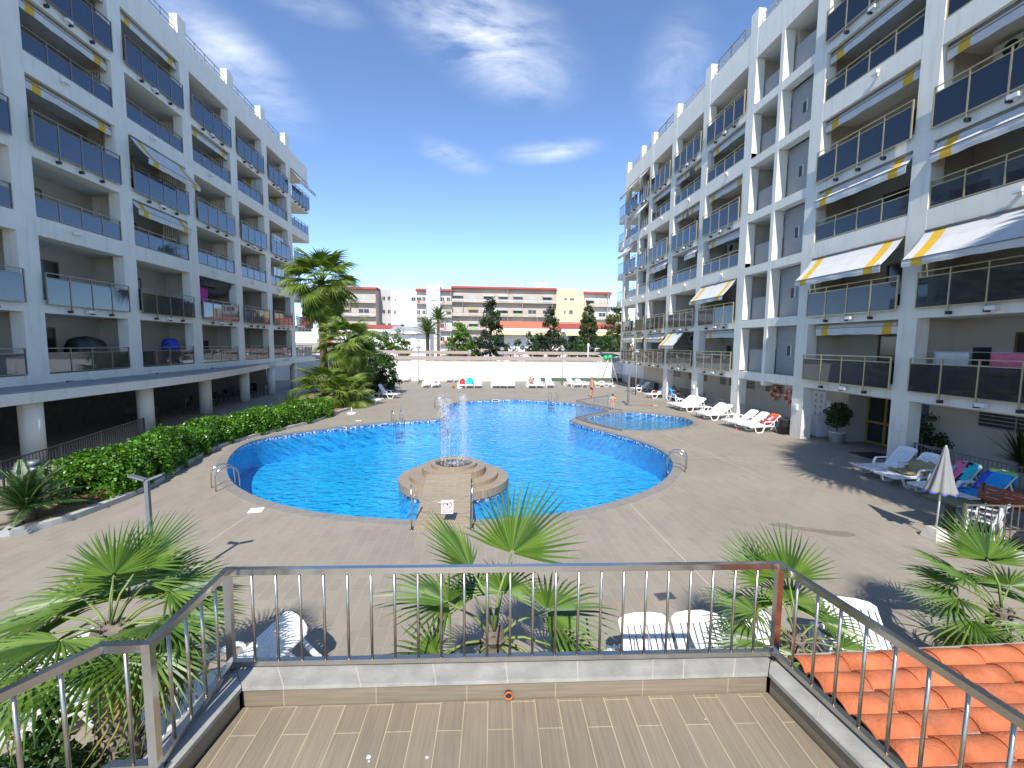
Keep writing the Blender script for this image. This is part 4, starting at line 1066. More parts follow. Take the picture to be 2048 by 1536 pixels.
mb=MB();mb.box(-.06,.06,-.13,.13,-.25,.25);mb.box(-.066,-.06,-.1,.1,-.2,.2);tag(mb.build('wall_box',M['white_box'],None,(17.24,19.95,1.55)),'small white wall box right of the pool rules board','wall box')
t=thing('cabinet','white metal cabinet standing below the pool rules board','cabinet',(17.0,20.3,0));mb=MB();mb.box(-.26,.26,-.3,.3,.03,1.05);mb.build('body',M['white_box'],t);mb=MB();mb.box(-.275,-.26,-.28,.28,.06,1.02);mb.build('door',M['white_box'],t)
mb=MB();mb.box(-.285,-.275,.18,.2,.5,.62);mb.build('handle',M['grey_metal'],t)
mb=MB();mb.prism([(15.7,15.9),(16.9,15.9),(16.9,17.0),(15.7,17.0)],.004,.016);tag(mb.build('doormat',M['cap_black']),'black doormat before the golden entrance door','doormat')
# laundry on the near right first floor
for y,m,l,n in ((13.6,'awning_white','two white cloths hung to dry on the right first balcony','laundry'),(11.9,'pink','pink patterned laundry on the near right first balcony','laundry')):
    mb=MB()
    rows=[[(15.98+.02*math.sin(j*1.3+i),y-.55+1.1*j/10,4.28-.75*i/6) for j in range(11)] for i in range(7)]
    mb.sheet(rows,.01)
    o=mb.build('laundry',[M[m],M['red'] if m=='pink' else M['awning_white']])
    tag(o,l,n)
mb=MB();mb.tube([(15.98,10.3,4.30),(15.98,14.4,4.30)],.006,5);tag(mb.build('clothes_line',M['white_box']),'thin clothes line along the near right first balcony','clothes line')
# magenta towel and dark sheet on the left second floor, green box, blue tub
mb=MB();mb.sheet([[(-17.4,30.0+.5*j/4*3,8.45-.25*math.sin(PI*i/4)*(1+.3*j/4)-i*.12) for j in range(5)] for i in range(5)],.01)
mb.sheet([[(-17.35-.1*i,29.6+3.9*j/12,8.47-.12*i-(.30+.25*math.sin(PI*j/12))*(i/4)) for j in range(13)] for i in range(5)],.01);tag(mb.build('sun_sheet',M['bag']),'dark sagging sun sheet hung across a left second floor balcony','cloth')
mb=MB();mb.sheet([[(-17.55+.02*math.sin(j*2),29.75+1.15*j/8,8.0-1.2*i/5) for j in range(9)] for i in range(6)],.01);tag(mb.build('hanging_towel',M['magenta']),'bright magenta towel hanging in a left second floor balcony','towel')
blob('covered_table',[(-.75,.3,2.9,3.9),(-.7,.42,2.9,4.5),(0,.45,2.9,4.6),(.7,.42,2.9,4.5),(.75,.3,2.9,3.9)],M['table_green'],'large dark green covered furniture on the nearest left first balcony','covered table',(-17.95,22.0,0))
blob('tub',[(-.4,.2,3.4,4.2),(-.36,.3,3.3,4.3),(.36,.3,3.3,4.3),(.4,.2,3.4,4.2)],M['blue'],'blue plastic tub on a left first floor balcony','tub',(-17.9,27.6,.25))
# things standing on the balconies
def balc(name,x,y,z,rz,label):
    o=plastic_chair(x,y,rz,label);o.location=(x,y,z);return o
for x,y,z,rz,l in ((16.6,13.3,5.86,2.0,'white plastic chair behind the glass of the near right second balcony, left one'),(16.7,11.9,5.86,-1.0,'white plastic chair behind the glass of the near right second balcony, right one'),
  (16.7,17.6,2.87,1.2,'white plastic chair on the right first balcony above the entrance'),(16.6,27.2,5.86,.5,'white plastic chair under the sunlit right awning'),(-18.2,26.6,5.86,1.8,'white plastic chair on a left second floor balcony beside the glass'),(-18.3,36.0,2.87,2.4,'white plastic chair on a left first floor balcony far along'),(16.7,32.6,5.86,2.2,'white plastic chair on a far right second floor balcony')):
    balc('garden_chair',x,y,z,rz,l)
for x,y,z,l,ms in ((-17.75,38.2,14.95,'yellow and white curtain at the end of a left fourth floor balcony',0),(-17.75,42.8,14.95,'yellow and white curtain at the far end of the left block, fourth floor',1)):
    mb=MB();mb.sheet([[(x-.9+1.5*j/12,y+.04*math.sin(j*1.9),z+2.45-2.3*i/6) for j in range(13)] for i in range(7)],.012,0)
    for fi in range(len(mb.f)): mb.m[fi]=1 if (fi//2)%12 in (3,4,5) else 0
    tag(mb.build('curtain',[M['awning_white'],M['awning_yellow']]),l,'curtain')
t=thing('balcony_table','small white table behind the glass of the near right second balcony','table',(16.7,12.6,5.86));mb=MB();mb.lathe([(.40,.68),(.42,.69),(.42,.72),(.0001,.72)],20);mb.build('tabletop',M['plastic_white'],t);mb=MB();mb.tube([(0,0,0),(0,0,.69)],.04,10);mb.lathe([(.25,0),(.25,.02),(.04,.05)],14);mb.build('leg',M['plastic_white'],t)
for x,y,z,l,sd in ((-17.75,20.6,5.86,'leafy pot plant behind the glass of the nearest left second balcony',1),(-17.7,21.7,5.86,'low pot plant behind the glass of the nearest left second balcony',2),(16.3,31.0,5.86,'leafy pot plant on a far right second floor balcony',3),(16.4,44.5,5.9,'tall green pot plants on the open end balcony of the right block',4)):
    t=thing('pot_plant',l,'pot plant',(x,y,z));mb=MB();mb.lathe([(.13,0),(.18,.26),(.19,.28),(.16,.28),(.15,.24),(.001,.24)],14);mb.build('pot',M['terracotta'],t)
    rg=random.Random(sd);mb=MB()
    for i in range(170):
        c=Vector((rg.gauss(0,.16),rg.gauss(0,.2),.55+rg.gauss(0,.17)));d=Vector((rg.gauss(0,1),rg.gauss(0,1),rg.gauss(0,1))).normalized()*.08;e=d.orthogonal().normalized()*.03
        mb.add([c-d,c+e,c+d,c-e],[(0,1,2,3)])
    mb.build('leaves',M['bush_leaf'],t)
# dark tables and chairs under the canopy of the left block
t0=thing('terrace_chair','dark chair standing in the deep shade under the left canopy','chair',(-18.2,24.6,0),.4,'dark chairs under the left canopy')
mb=MB();mb.box(-.21,.21,-.21,.21,.42,.45);mb.build('seat',M['cap_black'],t0)
mb=MB();mb.box(-.21,.21,.19,.22,.55,.86);mb.build('backrest',M['cap_black'],t0)
for sx in (-.19,.19):
    for sy in (-.19,.19):
        mb=MB();mb.bar((sx,sy,0),(sx,sy,.86 if sy>0 else .43),.03,.03);mb.build('leg',M['cap_black'],t0)
rg=random.Random(15)
for i in range(17):
    dup(t0,(-18.3+rg.uniform(-.9,1.0),25.3+i*.95+rg.uniform(-.3,.3),0),rg.uniform(0,6.28))
# ------------------------------------------------------------------ lamps
t=thing('park_lamp','slim grey lamp post with two angled flat heads beside the left palm','lamp post',(-5.5,7.7,0),R(0))
mb=MB();mb.bar((0,0,0),(0,0,2.08),.06,.06);mb.build('pole',M['grey_metal'],t)
for s in (-1,1):
    mb=MB();mb.bar((s*.02,0,2.08),(s*.25,s*.03,2.17),.10,.03);mb.build('lamp_head',M['grey_metal'],t)
mb=MB();mb.box(-.09,.09,-.09,.09,0,.015);mb.build('foot',M['grey_metal'],t)
t=thing('bollard_lamp','short round steel bollard lamp between the sago palm and the hedge','bollard lamp',(-11.35,12.1,.0))
mb=MB();mb.tube([(0,0,0),(0,0,1.05)],.095,16);mb.build('column',M['steel_dull'],t);mb=MB();mb.tube([(0,0,1.05),(0,0,1.17)],.08,16);mb.build('lamp_glass',M['lamp_glass'],t);mb=MB();mb.tube([(0,0,1.17),(0,0,1.30)],.12,16);mb.build('cap',M['grey_metal'],t)
lt=None
for x,y,l in ((-6.05,47.8,'thin lamp post with small round head before the white wall, leftmost of three'),(2.88,47.4,'thin lamp post with small round head before the middle of the white wall'),(9.5,47.5,'thin lamp post with small round head before the wall, left of the swing set'),(14.25,38.0,'thin lamp post with round head right behind the shower post')):
    if lt is None:
        lt=thing('lamp_post',l,'lamp post',(x,y,0),0,'thin lamp posts at the far end')
        mb=MB();mb.tube([(0,0,0),(0,0,.9),(0,0,3.75)],[.055,.05,.035],10);mb.build('pole',M['grey_metal'],lt)
        mb=MB();mb.lathe([(.05,3.70),(.20,3.80),(.24,3.92),(.20,4.02),(.05,4.08)],16);mb.build('lamp_head',M['lamp_glass'],lt)
        mb=MB();mb.lathe([(.25,3.93),(.26,3.96),(.21,4.05),(.04,4.11)],16);mb.build('hood',M['grey_metal'],lt)
    else: dup(lt,(x,y,0),0,l)
t=thing('shower_post','tall grey outdoor shower post standing on the paving right of the wading pool','shower',(11.25,31.4,0))
mb=MB();mb.bar((0,0,0),(0,0,2.32),.13,.13);mb.build('column',M['grey_metal'],t);mb=MB();mb.bar((0,0,2.25),(.18,-.1,2.28),.04,.04);mb.lathe([(.06,0),(.07,.03)],12,(.2,-.11,2.2));mb.build('shower_head',M['steel'],t)
mb=MB();mb.box(-.25,.25,-.25,.25,0,.02);mb.build('foot',M['grey_metal'],t)
mb=MB();mb.prism(crom([(11.4,31.3),(12.0,31.35),(13.2,31.2),(14.0,31.0),(13.2,30.85),(12.0,31.0)],3,True),.003,.006);tag(mb.build('dark_streak',M['puddle_and_streak']),None,None,None,'structure')  # flat dark streak on the paving beside the shower post
# swing set
t=thing('swing_set','wooden swing frame with green end balls before the white wall','swing set',(14.5,47.3,0),R(62))
for s in (-1,1):
    for q in (-1,1):
        mb=MB();mb.tube([(s*1.35,q*1.0,0),(s*1.2,q*.07,2.95)],.05,8);mb.build('leg',M['swing_pole'],t)
    mb=MB();mb.lathe([(.02,-.28),(.2,-.2),(.29,0),(.2,.2),(.02,.28)],14,(s*1.3,0,3.05));mb.build('end_ball',M['green_ball'],t)
mb=MB();mb.tube([(-1.3,0,2.98),(1.3,0,2.98)],.055,8);mb.build('top_beam',M['swing_pole'],t)
mb=MB()
for x in (-.25,.25): mb.tube([(x,0,2.95),(x,0,.55)],.012,5)
mb.build('chains',M['steel_dull'],t);mb=MB();mb.box(-.28,.28,-.12,.12,.5,.55);mb.build('seat',M['wood_red'],t)
# tools leaning on a far lounger
t=thing('garden_tools','dark garden tools leaning behind a lounger at the far wall','tools',(10.4,46.6,0))
mb=MB();mb.tube([(-.3,0,0),(-.1,.2,1.9)],.02,6);mb.tube([(.5,0,0),(.35,.2,1.4)],.02,6);mb.build('handles',M['dark_metal'],t);mb=MB();mb.bar((-.4,.1,1.25),(.75,.1,.85),.05,.04);mb.build('head',M['dark_metal'],t)
# potted tree at the entrance
t=thing('potted_tree','dark leafy shrub in a pale round pot by the entrance door','potted plant',(16.75,18.85,0))
mb=MB();mb.lathe([(.26,0),(.33,.46),(.36,.47),(.36,.53),(.31,.53),(.3,.44),(.01,.44)],20);mb.build('pot',M['pot'],t)
mb=MB();mb.tube([(0,0,.42),(.02,0,.8),(-.03,.03,1.2)],[.03,.025,.015],7);mb.build('trunk',M['trunk'],t)
# ------------------------------------------------------------------ people
def skinbody(name,joints,edges,mat,parent,sub=2):
    me=bpy.data.meshes.new(name);keys=list(joints)
    me.from_pydata([joints[k][0] for k in keys],[(keys.index(a),keys.index(b)) for a,b in edges],[])
    o=bpy.data.objects.new(name,me);COL.objects.link(o)
    sk=o.modifiers.new('skin','SKIN');sk.use_smooth_shade=True
    for i,k in enumerate(keys):
        r=joints[k][1];v=me.skin_vertices[0].data[i];v.radius=(r,r) if not isinstance(r,tuple) else r
        v.use_root=(k=='pelvis')
    s=o.modifiers.new('sub','SUBSURF');s.levels=sub;s.render_levels=sub
    dg=bpy.context.evaluated_depsgraph_get();dg.update()
    nm=bpy.data.meshes.new_from_object(o.evaluated_get(dg));nm.name=name
    bpy.data.objects.remove(o);nm.materials.clear();nm.materials.append(mat)
    for p in nm.polygons:p.use_smooth=True
    return obj(name,nm,parent)
def fingers(J,E,wrist,side,dirv,sc=1.0):
    """a palm, four bent fingers of unequal length and a thumb from the palm's side"""
    w=Vector(J[wrist][0]);d=Vector(dirv).normalized();sd=Vector(side).normalized();nrm=d.cross(sd)
    pk='palm_'+wrist;J[pk]=(tuple(w+d*.07*sc),(.034*sc,.018*sc));E.append((wrist,pk))
    for i,(o,l) in enumerate(((-.030,.066),(-.010,.078),(.010,.073),(.029,.056))):
        a=w+d*.095*sc+sd*o*sc;b=a+d*l*.5*sc+nrm*.004;c=b+d*l*.4*sc+nrm*.02*sc
        for n,p,r in (('a',a,.0095),('b',b,.0085),('c',c,.007)): J['%s_f%d%s'%(wrist,i,n)]=(tuple(p),r*sc)
        E+= [(pk,'%s_f%da'%(wrist,i)),('%s_f%da'%(wrist,i),'%s_f%db'%(wrist,i)),('%s_f%db'%(wrist,i),'%s_f%dc'%(wrist,i))]
    a=w+d*.045*sc-sd*.035*sc;b=a+d*.035*sc-sd*.025*sc
    J[wrist+'_ta']=(tuple(a),.011*sc);J[wrist+'_tb']=(tuple(b),.009*sc);E+=[(pk,wrist+'_ta'),(wrist+'_ta',wrist+'_tb')]
def head(parent,c,h,mat,hair,rot,hairlen=0,bald=False,part_name='head'):
    """one head mesh with nose, brow, chin, ears; hair a child; faces local -Y"""
    bm=bmesh.new();bmesh.ops.create_uvsphere(bm,u_segments=20,v_segments=14,radius=.5)
    for v in bm.verts:
        x,y,z=v.co
        z*=1.0;x*=.70;y*=.86
        if z<-.1: x*=1-.35*(-z-.1)/.4;y+=-.05*(-z-.1)/.4
        if y<0:
            if abs(x)<.09 and -.16<z<.06: y-=.085*(1-abs(x)/.09)*(1-abs(z+.07)/.12 if abs(z+.07)<.12 else 0)
            if abs(abs(x)-.15)<.09 and abs(z-.03)<.06: y+=.03
            if abs(x)<.14 and abs(z+.25)<.04: y-=.018
        v.co=(x*h,y*h,z*h)
    for s in (-1,1):
        r=bmesh.ops.create_uvsphere(bm,u_segments=8,v_segments=6,radius=.5)
        for v in r['verts']: v.co=(v.co.x*.06*h+s*.345*h,v.co.y*.14*h+.03*h,v.co.z*.25*h-.03*h)
    me=bpy.data.meshes.new(part_name);bm.to_mesh(me);bm.free();me.materials.append(mat)
    for p in me.polygons:p.use_smooth=True
    ho=obj(part_name,me,parent,c,rot)
    for s in (-1,1):
        mb=MB();mb.lathe([(.001,-.016*h),(.028*h,0),(.001,.016*h)],8);e=mb.build('eye',M['sign_dark'],ho,(s*.15*h,-.375*h,.03*h))
    mb=MB();mb.bar((-.1*h,-.405*h,-.25*h),(.1*h,-.405*h,-.25*h),.02*h,.025*h);mb.build('mouth',M['wood_red'],ho)
    mb=MB();n=14
    rows=[]
    for i in range(7):
        th=PI*.02+PI*(.30 if bald else .50)*i/6
        rows.append([((.73*.5*h+.01)*math.sin(th)*math.cos(2*PI*j/n),(.90*.5*h+.008)*math.sin(th)*math.sin(2*PI*j/n)+.02*h*(i/6),(.5*h+.012)*math.cos(th)-(hairlen*h*(i/6)**2 if math.sin(2*PI*j/n)>-.3 else 0)) for j in range(n+1)])
    mb.sheet(rows,.014);mb.build('hair',hair,ho)
    return ho
def standing(label,loc,rz,H,skin,swim,hair,pose,child=False,hairlen=0,bald=False):
    t=thing('person',label,'person',loc,rz)
    k=H/1.75;J={};E=[]
    def j(n,x,y,z,r): J[n]=((x*k,y*k,z*k),tuple(q*k for q in r) if isinstance(r,tuple) else r*k)
    f=1.12 if not child else 1.0
    j('pelvis',0,0,.93,(.15*f,.115*f));j('waist',0,.0,1.10,(.145*f,.115*f));j('chest',0,.01,1.30,(.165*f,.125*f));j('collar',0,.02,1.45,(.11,.075));j('neck',0,.0,1.52,.055);j('skull',0,-.01,1.58,.055)
    E+=[('pelvis','waist'),('waist','chest'),('chest','collar'),('collar','neck'),('neck','skull')]
    for s,n in ((-1,'l'),(1,'r')):
        st=pose['stride']*s
        j('hip'+n,s*.09,0,.88,.095);j('knee'+n,s*.10,-st*.55-.03,.50,.062);j('calf'+n,s*.10,-st*.75+.01,.36,.058);j('ankle'+n,s*.10,-st+.04,.085+.05*max(0,-st),.038);j('toe'+n,s*.11,-st-.12,.03,.034)
        E+=[('pelvis','hip'+n),('hip'+n,'knee'+n),('knee'+n,'calf'+n),('calf'+n,'ankle'+n),('ankle'+n,'toe'+n)]
        sw=-pose['stride']*s*.8;ab=pose['arm'];el=pose['elbow']
        sh=(s*.185,.02,1.42)
        elb=(s*(.22+ab*.20),.03+(-sw)*.5,1.42-.30*(1-ab*.35))
        wr=(s*(.23+ab*.35),elb[1]-sw*.3-el*.18,elb[2]-.25*(1-el*.8))
        j('sh'+n,*sh,.062);j('el'+n,*elb,.045);j('wr'+n,*wr,.030)
        E+=[('collar','sh'+n),('sh'+n,'el'+n),('el'+n,'wr'+n)]
        d=Vector(wr)-Vector(elb);fingers(J,E,'wr'+n,(0,1,0),d,k)
    skinbody('body',J,E,skin,t)
    hh=.235*k*(1.18 if child else 1)
    head(t,(0,-.015*k,1.57*k+hh*.42),hh,skin,hair,(0,0,0),hairlen,bald)
    # trunks / swimsuit follow the hips
    J2={};E2=[];g=1.09
    for n in ('pelvis','waist') if not child else ('pelvis','waist','chest'):
        p,r=J[n];J2[n]=(p,tuple(q*g for q in r) if isinstance(r,tuple) else r*g)
    E2.append(('pelvis','waist'))
    if child:E2.append(('waist','chest'))
    else: J2['waist']=((0,0,.99*k),(.165*k,.13*k))
    for s,n in ((-1,'l'),(1,'r')):
        hp=Vector(J['hip'+n][0]);kn=Vector(J['knee'+n][0]);q=hp.lerp(kn,.55 if not child else .12)
        J2['hip'+n]=(tuple(hp),.108*k);J2['q'+n]=(tuple(q),(.095 if not child else .09)*k);E2+=[('pelvis','hip'+n),('hip'+n,'q'+n)]
    skinbody('swim_trunks' if not child else 'swimsuit',J2,E2,swim,t)
    return t
standing('tanned man in dark navy swim trunks walking along the far pool edge',(9.67,35.8,0),R(-70),1.72,M['skin_tan'],M['navy'],M['hair_brown'],dict(stride=.26,arm=.1,elbow=.1),bald=True)
tg=standing('small girl in a pink swimsuit with arm floats beside the wading pool',(9.3,29.0,0),R(15),1.08,M['skin'],M['pink'],M['hair_brown'],dict(stride=.05,arm=.75,elbow=.5),child=True,hairlen=.35)
for s,m in ((-1,'teal'),(1,'yellow_toy')):
    mb=MB();mb.lathe([(.05,-.05),(.085,-.03),(.09,.0),(.085,.03),(.05,.05)],14);mb.build('arm_float',M[m],tg,(s*.20,.02,.78)).rotation_euler=(0,s*.6,0)
def lying(label,loc,rz,skin,swim,hair,ang):
    """reclining figure on a lounger: head end +Y"""
    t=thing('person',label,'person',loc,rz);J={};E=[];a=R(ang);d=Vector((0,math.cos(a),math.sin(a)));o=Vector((0,.1,.47))
    def j(n,p,r):J[n]=(tuple(p),r)
    j('pelvis',o,(.15,.11));j('waist',o+d*.18,(.14,.105));j('chest',o+d*.40,(.165,.12));j('collar',o+d*.54,(.11,.07));j('neck',o+d*.60,.055);j('skull',o+d*.66,.055)
    E+=[('pelvis','waist'),('waist','chest'),('chest','collar'),('collar','neck'),('neck','skull')]
    for s,n in ((-1,'l'),(1,'r')):
        j('hip'+n,o+Vector((s*.09,-.05,-.01)),.09);j('knee'+n,o+Vector((s*.12,-.38,.30 if s<0 else .22)),.06);j('ankle'+n,o+Vector((s*.12,-.62,-.04)),.038);j('toe'+n,o+Vector((s*.13,-.76,-.02)),.03)
        E+=[('pelvis','hip'+n),('hip'+n,'knee'+n),('knee'+n,'ankle'+n),('ankle'+n,'toe'+n)]
        sh=o+d*.52+Vector((s*.18,0,0));el=o+d*.3+Vector((s*.26,-.1,.12));wr=el+Vector((-s*.10,-.16,.14))
        j('sh'+n,sh,.058);j('el'+n,el,.042);j('wr'+n,wr,.03);E+=[('collar','sh'+n),('sh'+n,'el'+n),('el'+n,'wr'+n)]
        fingers(J,E,'wr'+n,(0,0,1),wr-el)
    skinbody('body',J,E,skin,t);head(t,tuple(o+d*.78+Vector((0,-.02,.02))),.235,skin,hair,(-R(60-ang*.4),0,0))
    J2={k:(J[k][0],tuple(q*1.1 for q in J[k][1])) for k in ('pelvis','waist')};E2=[('pelvis','waist')]
    for s,n in ((-1,'l'),(1,'r')):
        J2['hip'+n]=(J['hip'+n][0],.1);q=Vector(J['hip'+n][0]).lerp(Vector(J['knee'+n][0]),.4);J2['q'+n]=(tuple(q),.09);E2+=[('pelvis','hip'+n),('hip'+n,'q'+n)]
    skinbody('swimwear',J2,E2,swim,t)
    return t
lying('person in blue reclining with bent knees on the lounger with the light blue towel',(16.05,33.5,0),R(10),M['skin_tan'],M['blue'],M['hair_brown'],48)
lying('sunbather with reddish tan reclining on a lounger at the far wall',(5.7,44.6,0),0,M['skin_tan'],M['navy'],M['hair_brown'],38)
# ------------------------------------------------------------------ vegetation
def fan_blade(Rr,n,spread,seed,droop=.15,split=.42,width=1.0,cup=.12,mb=None,curl=0.0):
    """fan leaf: pleated centre, free narrow tips. Lies along +X, upper side +Z, hub at the origin"""
    rg=random.Random(seed);mb=mb or MB();sp=R(spread)
    for i in range(n):
        t=(i+.5)/n;a=-sp/2+sp*t
        L=Rr*(.80+.20*math.cos(a*.8))*rg.uniform(.93,1.05)
        da=sp/n*.5
        bend=rg.uniform(.5,1.5)*droop;tw=rg.uniform(-.03,.03)
        ca,sa=math.cos(a),math.sin(a)
        vs=[]
        for k,(q,wf) in enumerate(((.04,1.0),(split,1.0),(.70,.62),(1.0,.0))):
            r=L*q;w=r*math.tan(da)*wf if q<=split else L*split*math.tan(da)*wf*width
            z=cup*L*(1-math.cos(a))*.5*q+ (-bend*L*max(0,q-.35)**2*1.6)-curl*L*q*q*.5
            r2=r*(1-.25*curl*q)
            fold=.55*w
            cx,cy=r2*ca,r2*sa;px,py=-sa,ca
            if wf==0: vs.append((cx+px*tw*L,cy+py*tw*L,z))
            else:
                vs+= [(cx-px*w,cy-py*w,z-fold),(cx,cy,z+fold),(cx+px*w,cy+py*w,z-fold)]
        fs=[(0,3,4,1),(1,4,5,2),(3,6,7,4),(4,7,8,5),(6,9,7),(7,9,8)]
        mb.add(vs,fs,0,False)
    return mb
def frond_mesh(Rr,n,spread,seed,droop,stem,cup=.12,split=.42,curl=0,mats=None,pr=.011,bend=.12):
    """petiole (along +X, arching) with its blade"""
    mb=fan_blade(Rr,n,spread,seed,droop,split,1.0,cup,None,curl)
    tilt=Matrix.Rotation(R(22),4,'Y')
    T=Matrix.Translation((stem,0,-bend*stem))@tilt
    mb.v=[tuple(T@Vector(p)) for p in mb.v]
    mb.tube([(0,0,0),(stem*.5,0,bend*stem*.35-.0),(stem*1.0,0,-bend*stem)],[pr*1.6,pr,pr*.8],6,1)
    return mb.mesh('frond',mats or [M['fan_leaf'],M['petiole']])
FR=[frond_mesh(.66,28,225,s,.22,.50,split=.36) for s in (1,2,3)]
FRY=[frond_mesh(.70,28,176,s+10,.07,.58,cup=.05,split=.42) for s in (1,2)]
FRO=[frond_mesh(.64,26,210,s+20,.50,.52,curl=.30,split=.36,mats=[M['fan_leaf_old'],M['petiole']]) for s in (1,2)]
def place_frond(t,me,az,el,z,roll=0,sc=1,xy=(0,0),name='frond'):
    o=obj(name,me,t,(xy[0],xy[1],z),None,sc)
    o.rotation_mode='QUATERNION'
    o.rotation_quaternion=(Matrix.Rotation(R(az),3,'Z')@Matrix.Rotation(-R(el),3,'Y')@Matrix.Rotation(R(roll),3,'X')).to_quaternion()
    return o
def trunk_mesh(h,r0,r1,seed,rings=16,lean=(0,0)):
    rg=random.Random(seed);mb=MB();P=[];rr=[]
    n=max(4,int(h/.07))
    for i in range(n+1):
        u=i/n;P.append((lean[0]*u*u,lean[1]*u*u,h*u));rr.append((r0+(r1-r0)*u)*(1+.10*((i%2)*2-1)*rg.uniform(.4,1)))
    mb.tube(P,rr,12,0,True,False)
    for i in range(int(h*70)):   # old leaf bases
        u=rg.random();a=rg.uniform(0,2*PI);q=(r0+(r1-r0)*u)*1.0
        c=Vector((lean[0]*u*u+q*math.cos(a),lean[1]*u*u+q*math.sin(a),h*u));d=Vector((math.cos(a)*.5,math.sin(a)*.5,.9))
        mb.bar(c-d*.03,c+d*rg.uniform(.03,.07),.045,.012,0,(math.cos(a),math.sin(a),0))
    return mb
def windmill_palm(x,y,h,label,fr,seed,r=.105,grp='young fan palms in front of the terrace'):
    t=thing('fan_palm',label,'palm',(x,y,0),0,grp)
    trunk_mesh(h,r*1.15,r,seed).build('trunk',M['trunk_grey'],t)
    mb=MB();rg=random.Random(seed)
    for i in range(16):
        a=rg.uniform(0,2*PI);mb.bar((.06*math.cos(a),.06*math.sin(a),h-.16),(.085*math.cos(a),.085*math.sin(a),h+.03),.022,.010)
    mb.build('leaf_bases',M['trunk'],t)
    for f in fr:
        kind,az,el=f[0],f[1],f[2];sc=f[3] if len(f)>3 else 1;roll=f[4] if len(f)>4 else rg.uniform(-14,14)
        me={'n':FR,'y':FRY,'o':FRO}[kind][rg.randrange(2)]
        place_frond(t,me,az,el,h-.02+(.05 if kind=='y' else -.05),roll,sc)
    return t
# left palm: wide crown (az 0 = +X right, 90 = away, 270 = towards the terrace)
windmill_palm(-3.42,4.22,1.72,'shaggy-trunked fan palm behind the left terrace railing',
 [('n',85,40),('n',40,34),('n',5,22,1.05),('n',150,30,1.1),('n',185,12,1.1),('n',215,2,1.1),('n',120,62),('y',60,66,.9),('n',265,36),('n',300,12),('n',335,5,1.05),('n',245,-4,1.05),
  ('o',185,-10,1.15),('o',205,-18,1.15),('o',335,-26,1.0),('o',5,-20),('o',60,-30),('o',120,-28),('y',100,82,.75),('n',25,8),('n',110,16),('n',170,22,1.1),('n',60,14,1.1),('n',350,24,1.05)],31,.15)
windmill_palm(.19,4.12,1.56,'fan palm poking through the middle of the front terrace railing',
 [('y',52,72,1.25,0),('y',140,70,1.08,30),('n',165,42,1.15),('n',12,26,1.2),('n',350,4,1.2),('n',195,2,1.1),('o',180,-14,1.25),('n',335,-8,1.15),('o',205,-40),('o',235,-56),('o',265,-48,.95),('o',300,-50),('o',325,-30,1.05),('n',75,34),('n',115,30),('o',355,-30),('o',215,-20,.95)],32)
windmill_palm(3.78,4.62,.98,'small fan palm behind the right corner post of the terrace railing',
 [('y',80,74,1.05),('y',115,62,1.05),('n',150,40),('n',60,44),('n',20,24),('n',0,8,1.05),('n',185,18),('n',200,-4,1.05),('o',330,-22),('o',220,-36),('o',290,-40),('n',100,22),('n',320,22,.9),('n',250,18,.9),('o',30,-24)],33)
windmill_palm(7.05,5.05,.92,'fan palm at the right picture edge above the tiled roof',
 [('y',95,76,1.05),('y',60,60,1.0),('n',135,52,1.05),('n',165,26,1.05),('n',190,8,1.05),('n',30,40),('n',0,15),('o',200,-25,1.1),('o',240,-36),('o',280,-40),('o',165,-28),('n',110,30),('n',260,20,.95),('n',310,5),('n',60,25)],34)
# tall desert fan palm left of the pool with a skirt of dead fronds
WF=[frond_mesh(1.15,30,235,s+40,.45,1.25,curl=.15,mats=[M['washi_leaf'],M['petiole']],pr=.02,split=.5) for s in (1,2,3)]
WD=[frond_mesh(1.20,28,200,s+50,.6,1.05,curl=.30,mats=[M['washi_leaf'],M['petiole']],pr=.02,split=.62) for s in (1,2)]
WX=[frond_mesh(.95,16,110,s+60,.9,.95,curl=.5,mats=[M['dead_frond'],M['dead_frond']],pr=.02,split=.3) for s in (1,2)]
def washi(x,y,h,label,seed,nf,nd,nx,sc,r=.24,low=-62,grp=None):
    t=thing('desert_fan_palm',label,'palm',(x,y,0),0,grp);rg=random.Random(seed)
    trunk_mesh(h,r*1.2,r,seed,lean=(rg.uniform(-.2,.2),.0)).build('trunk',M['trunk'],t)
    for i in range(nf):
        u=(i+.5)/nf;place_frond(t,rg.choice(WF),i*137.5+rg.uniform(-12,12),78-95*u+rg.uniform(-8,8),h+.05-.25*u,rg.uniform(-20,20),sc*rg.uniform(.85,1.05))
    for i in range(nd):
        place_frond(t,rg.choice(WD),i*360/max(1,nd)+rg.uniform(-16,16),rg.uniform(low+8,low+44),h-.30,rg.uniform(-15,15),sc*rg.uniform(.85,1.1))
    for i in range(nx):
        place_frond(t,rg.choice(WX),i*360/max(1,nx)*1.0+rg.uniform(-20,20),rg.uniform(-80,-62),h-.3-rg.uniform(0,.5),rg.uniform(-40,40),sc*rg.uniform(.8,1.1),name='dead_frond')
    return t
washi(-11.35,34.2,8.8,'tall fan palm with hanging dead fronds towering left of the pool',71,38,22,30,1.36,low=-66)
washi(-9.35,33.2,4.4,'medium fan palm with dense crown right beside the tall palm',72,32,14,8,1.12,.2)
washi(-8.9,35.2,3.0,'dark green fan palm behind the loungers at the left far pool edge',76,20,6,0,.9,.18)
washi(-10.2,30.9,1.0,'low bushy fan palm at the end of the hedge',73,30,8,3,1.08,.16,-45)
washi(-9.0,31.2,.55,'short spreading fan palm right of the low bushy palm by the hedge end',74,26,6,2,1.0,.14,-40)
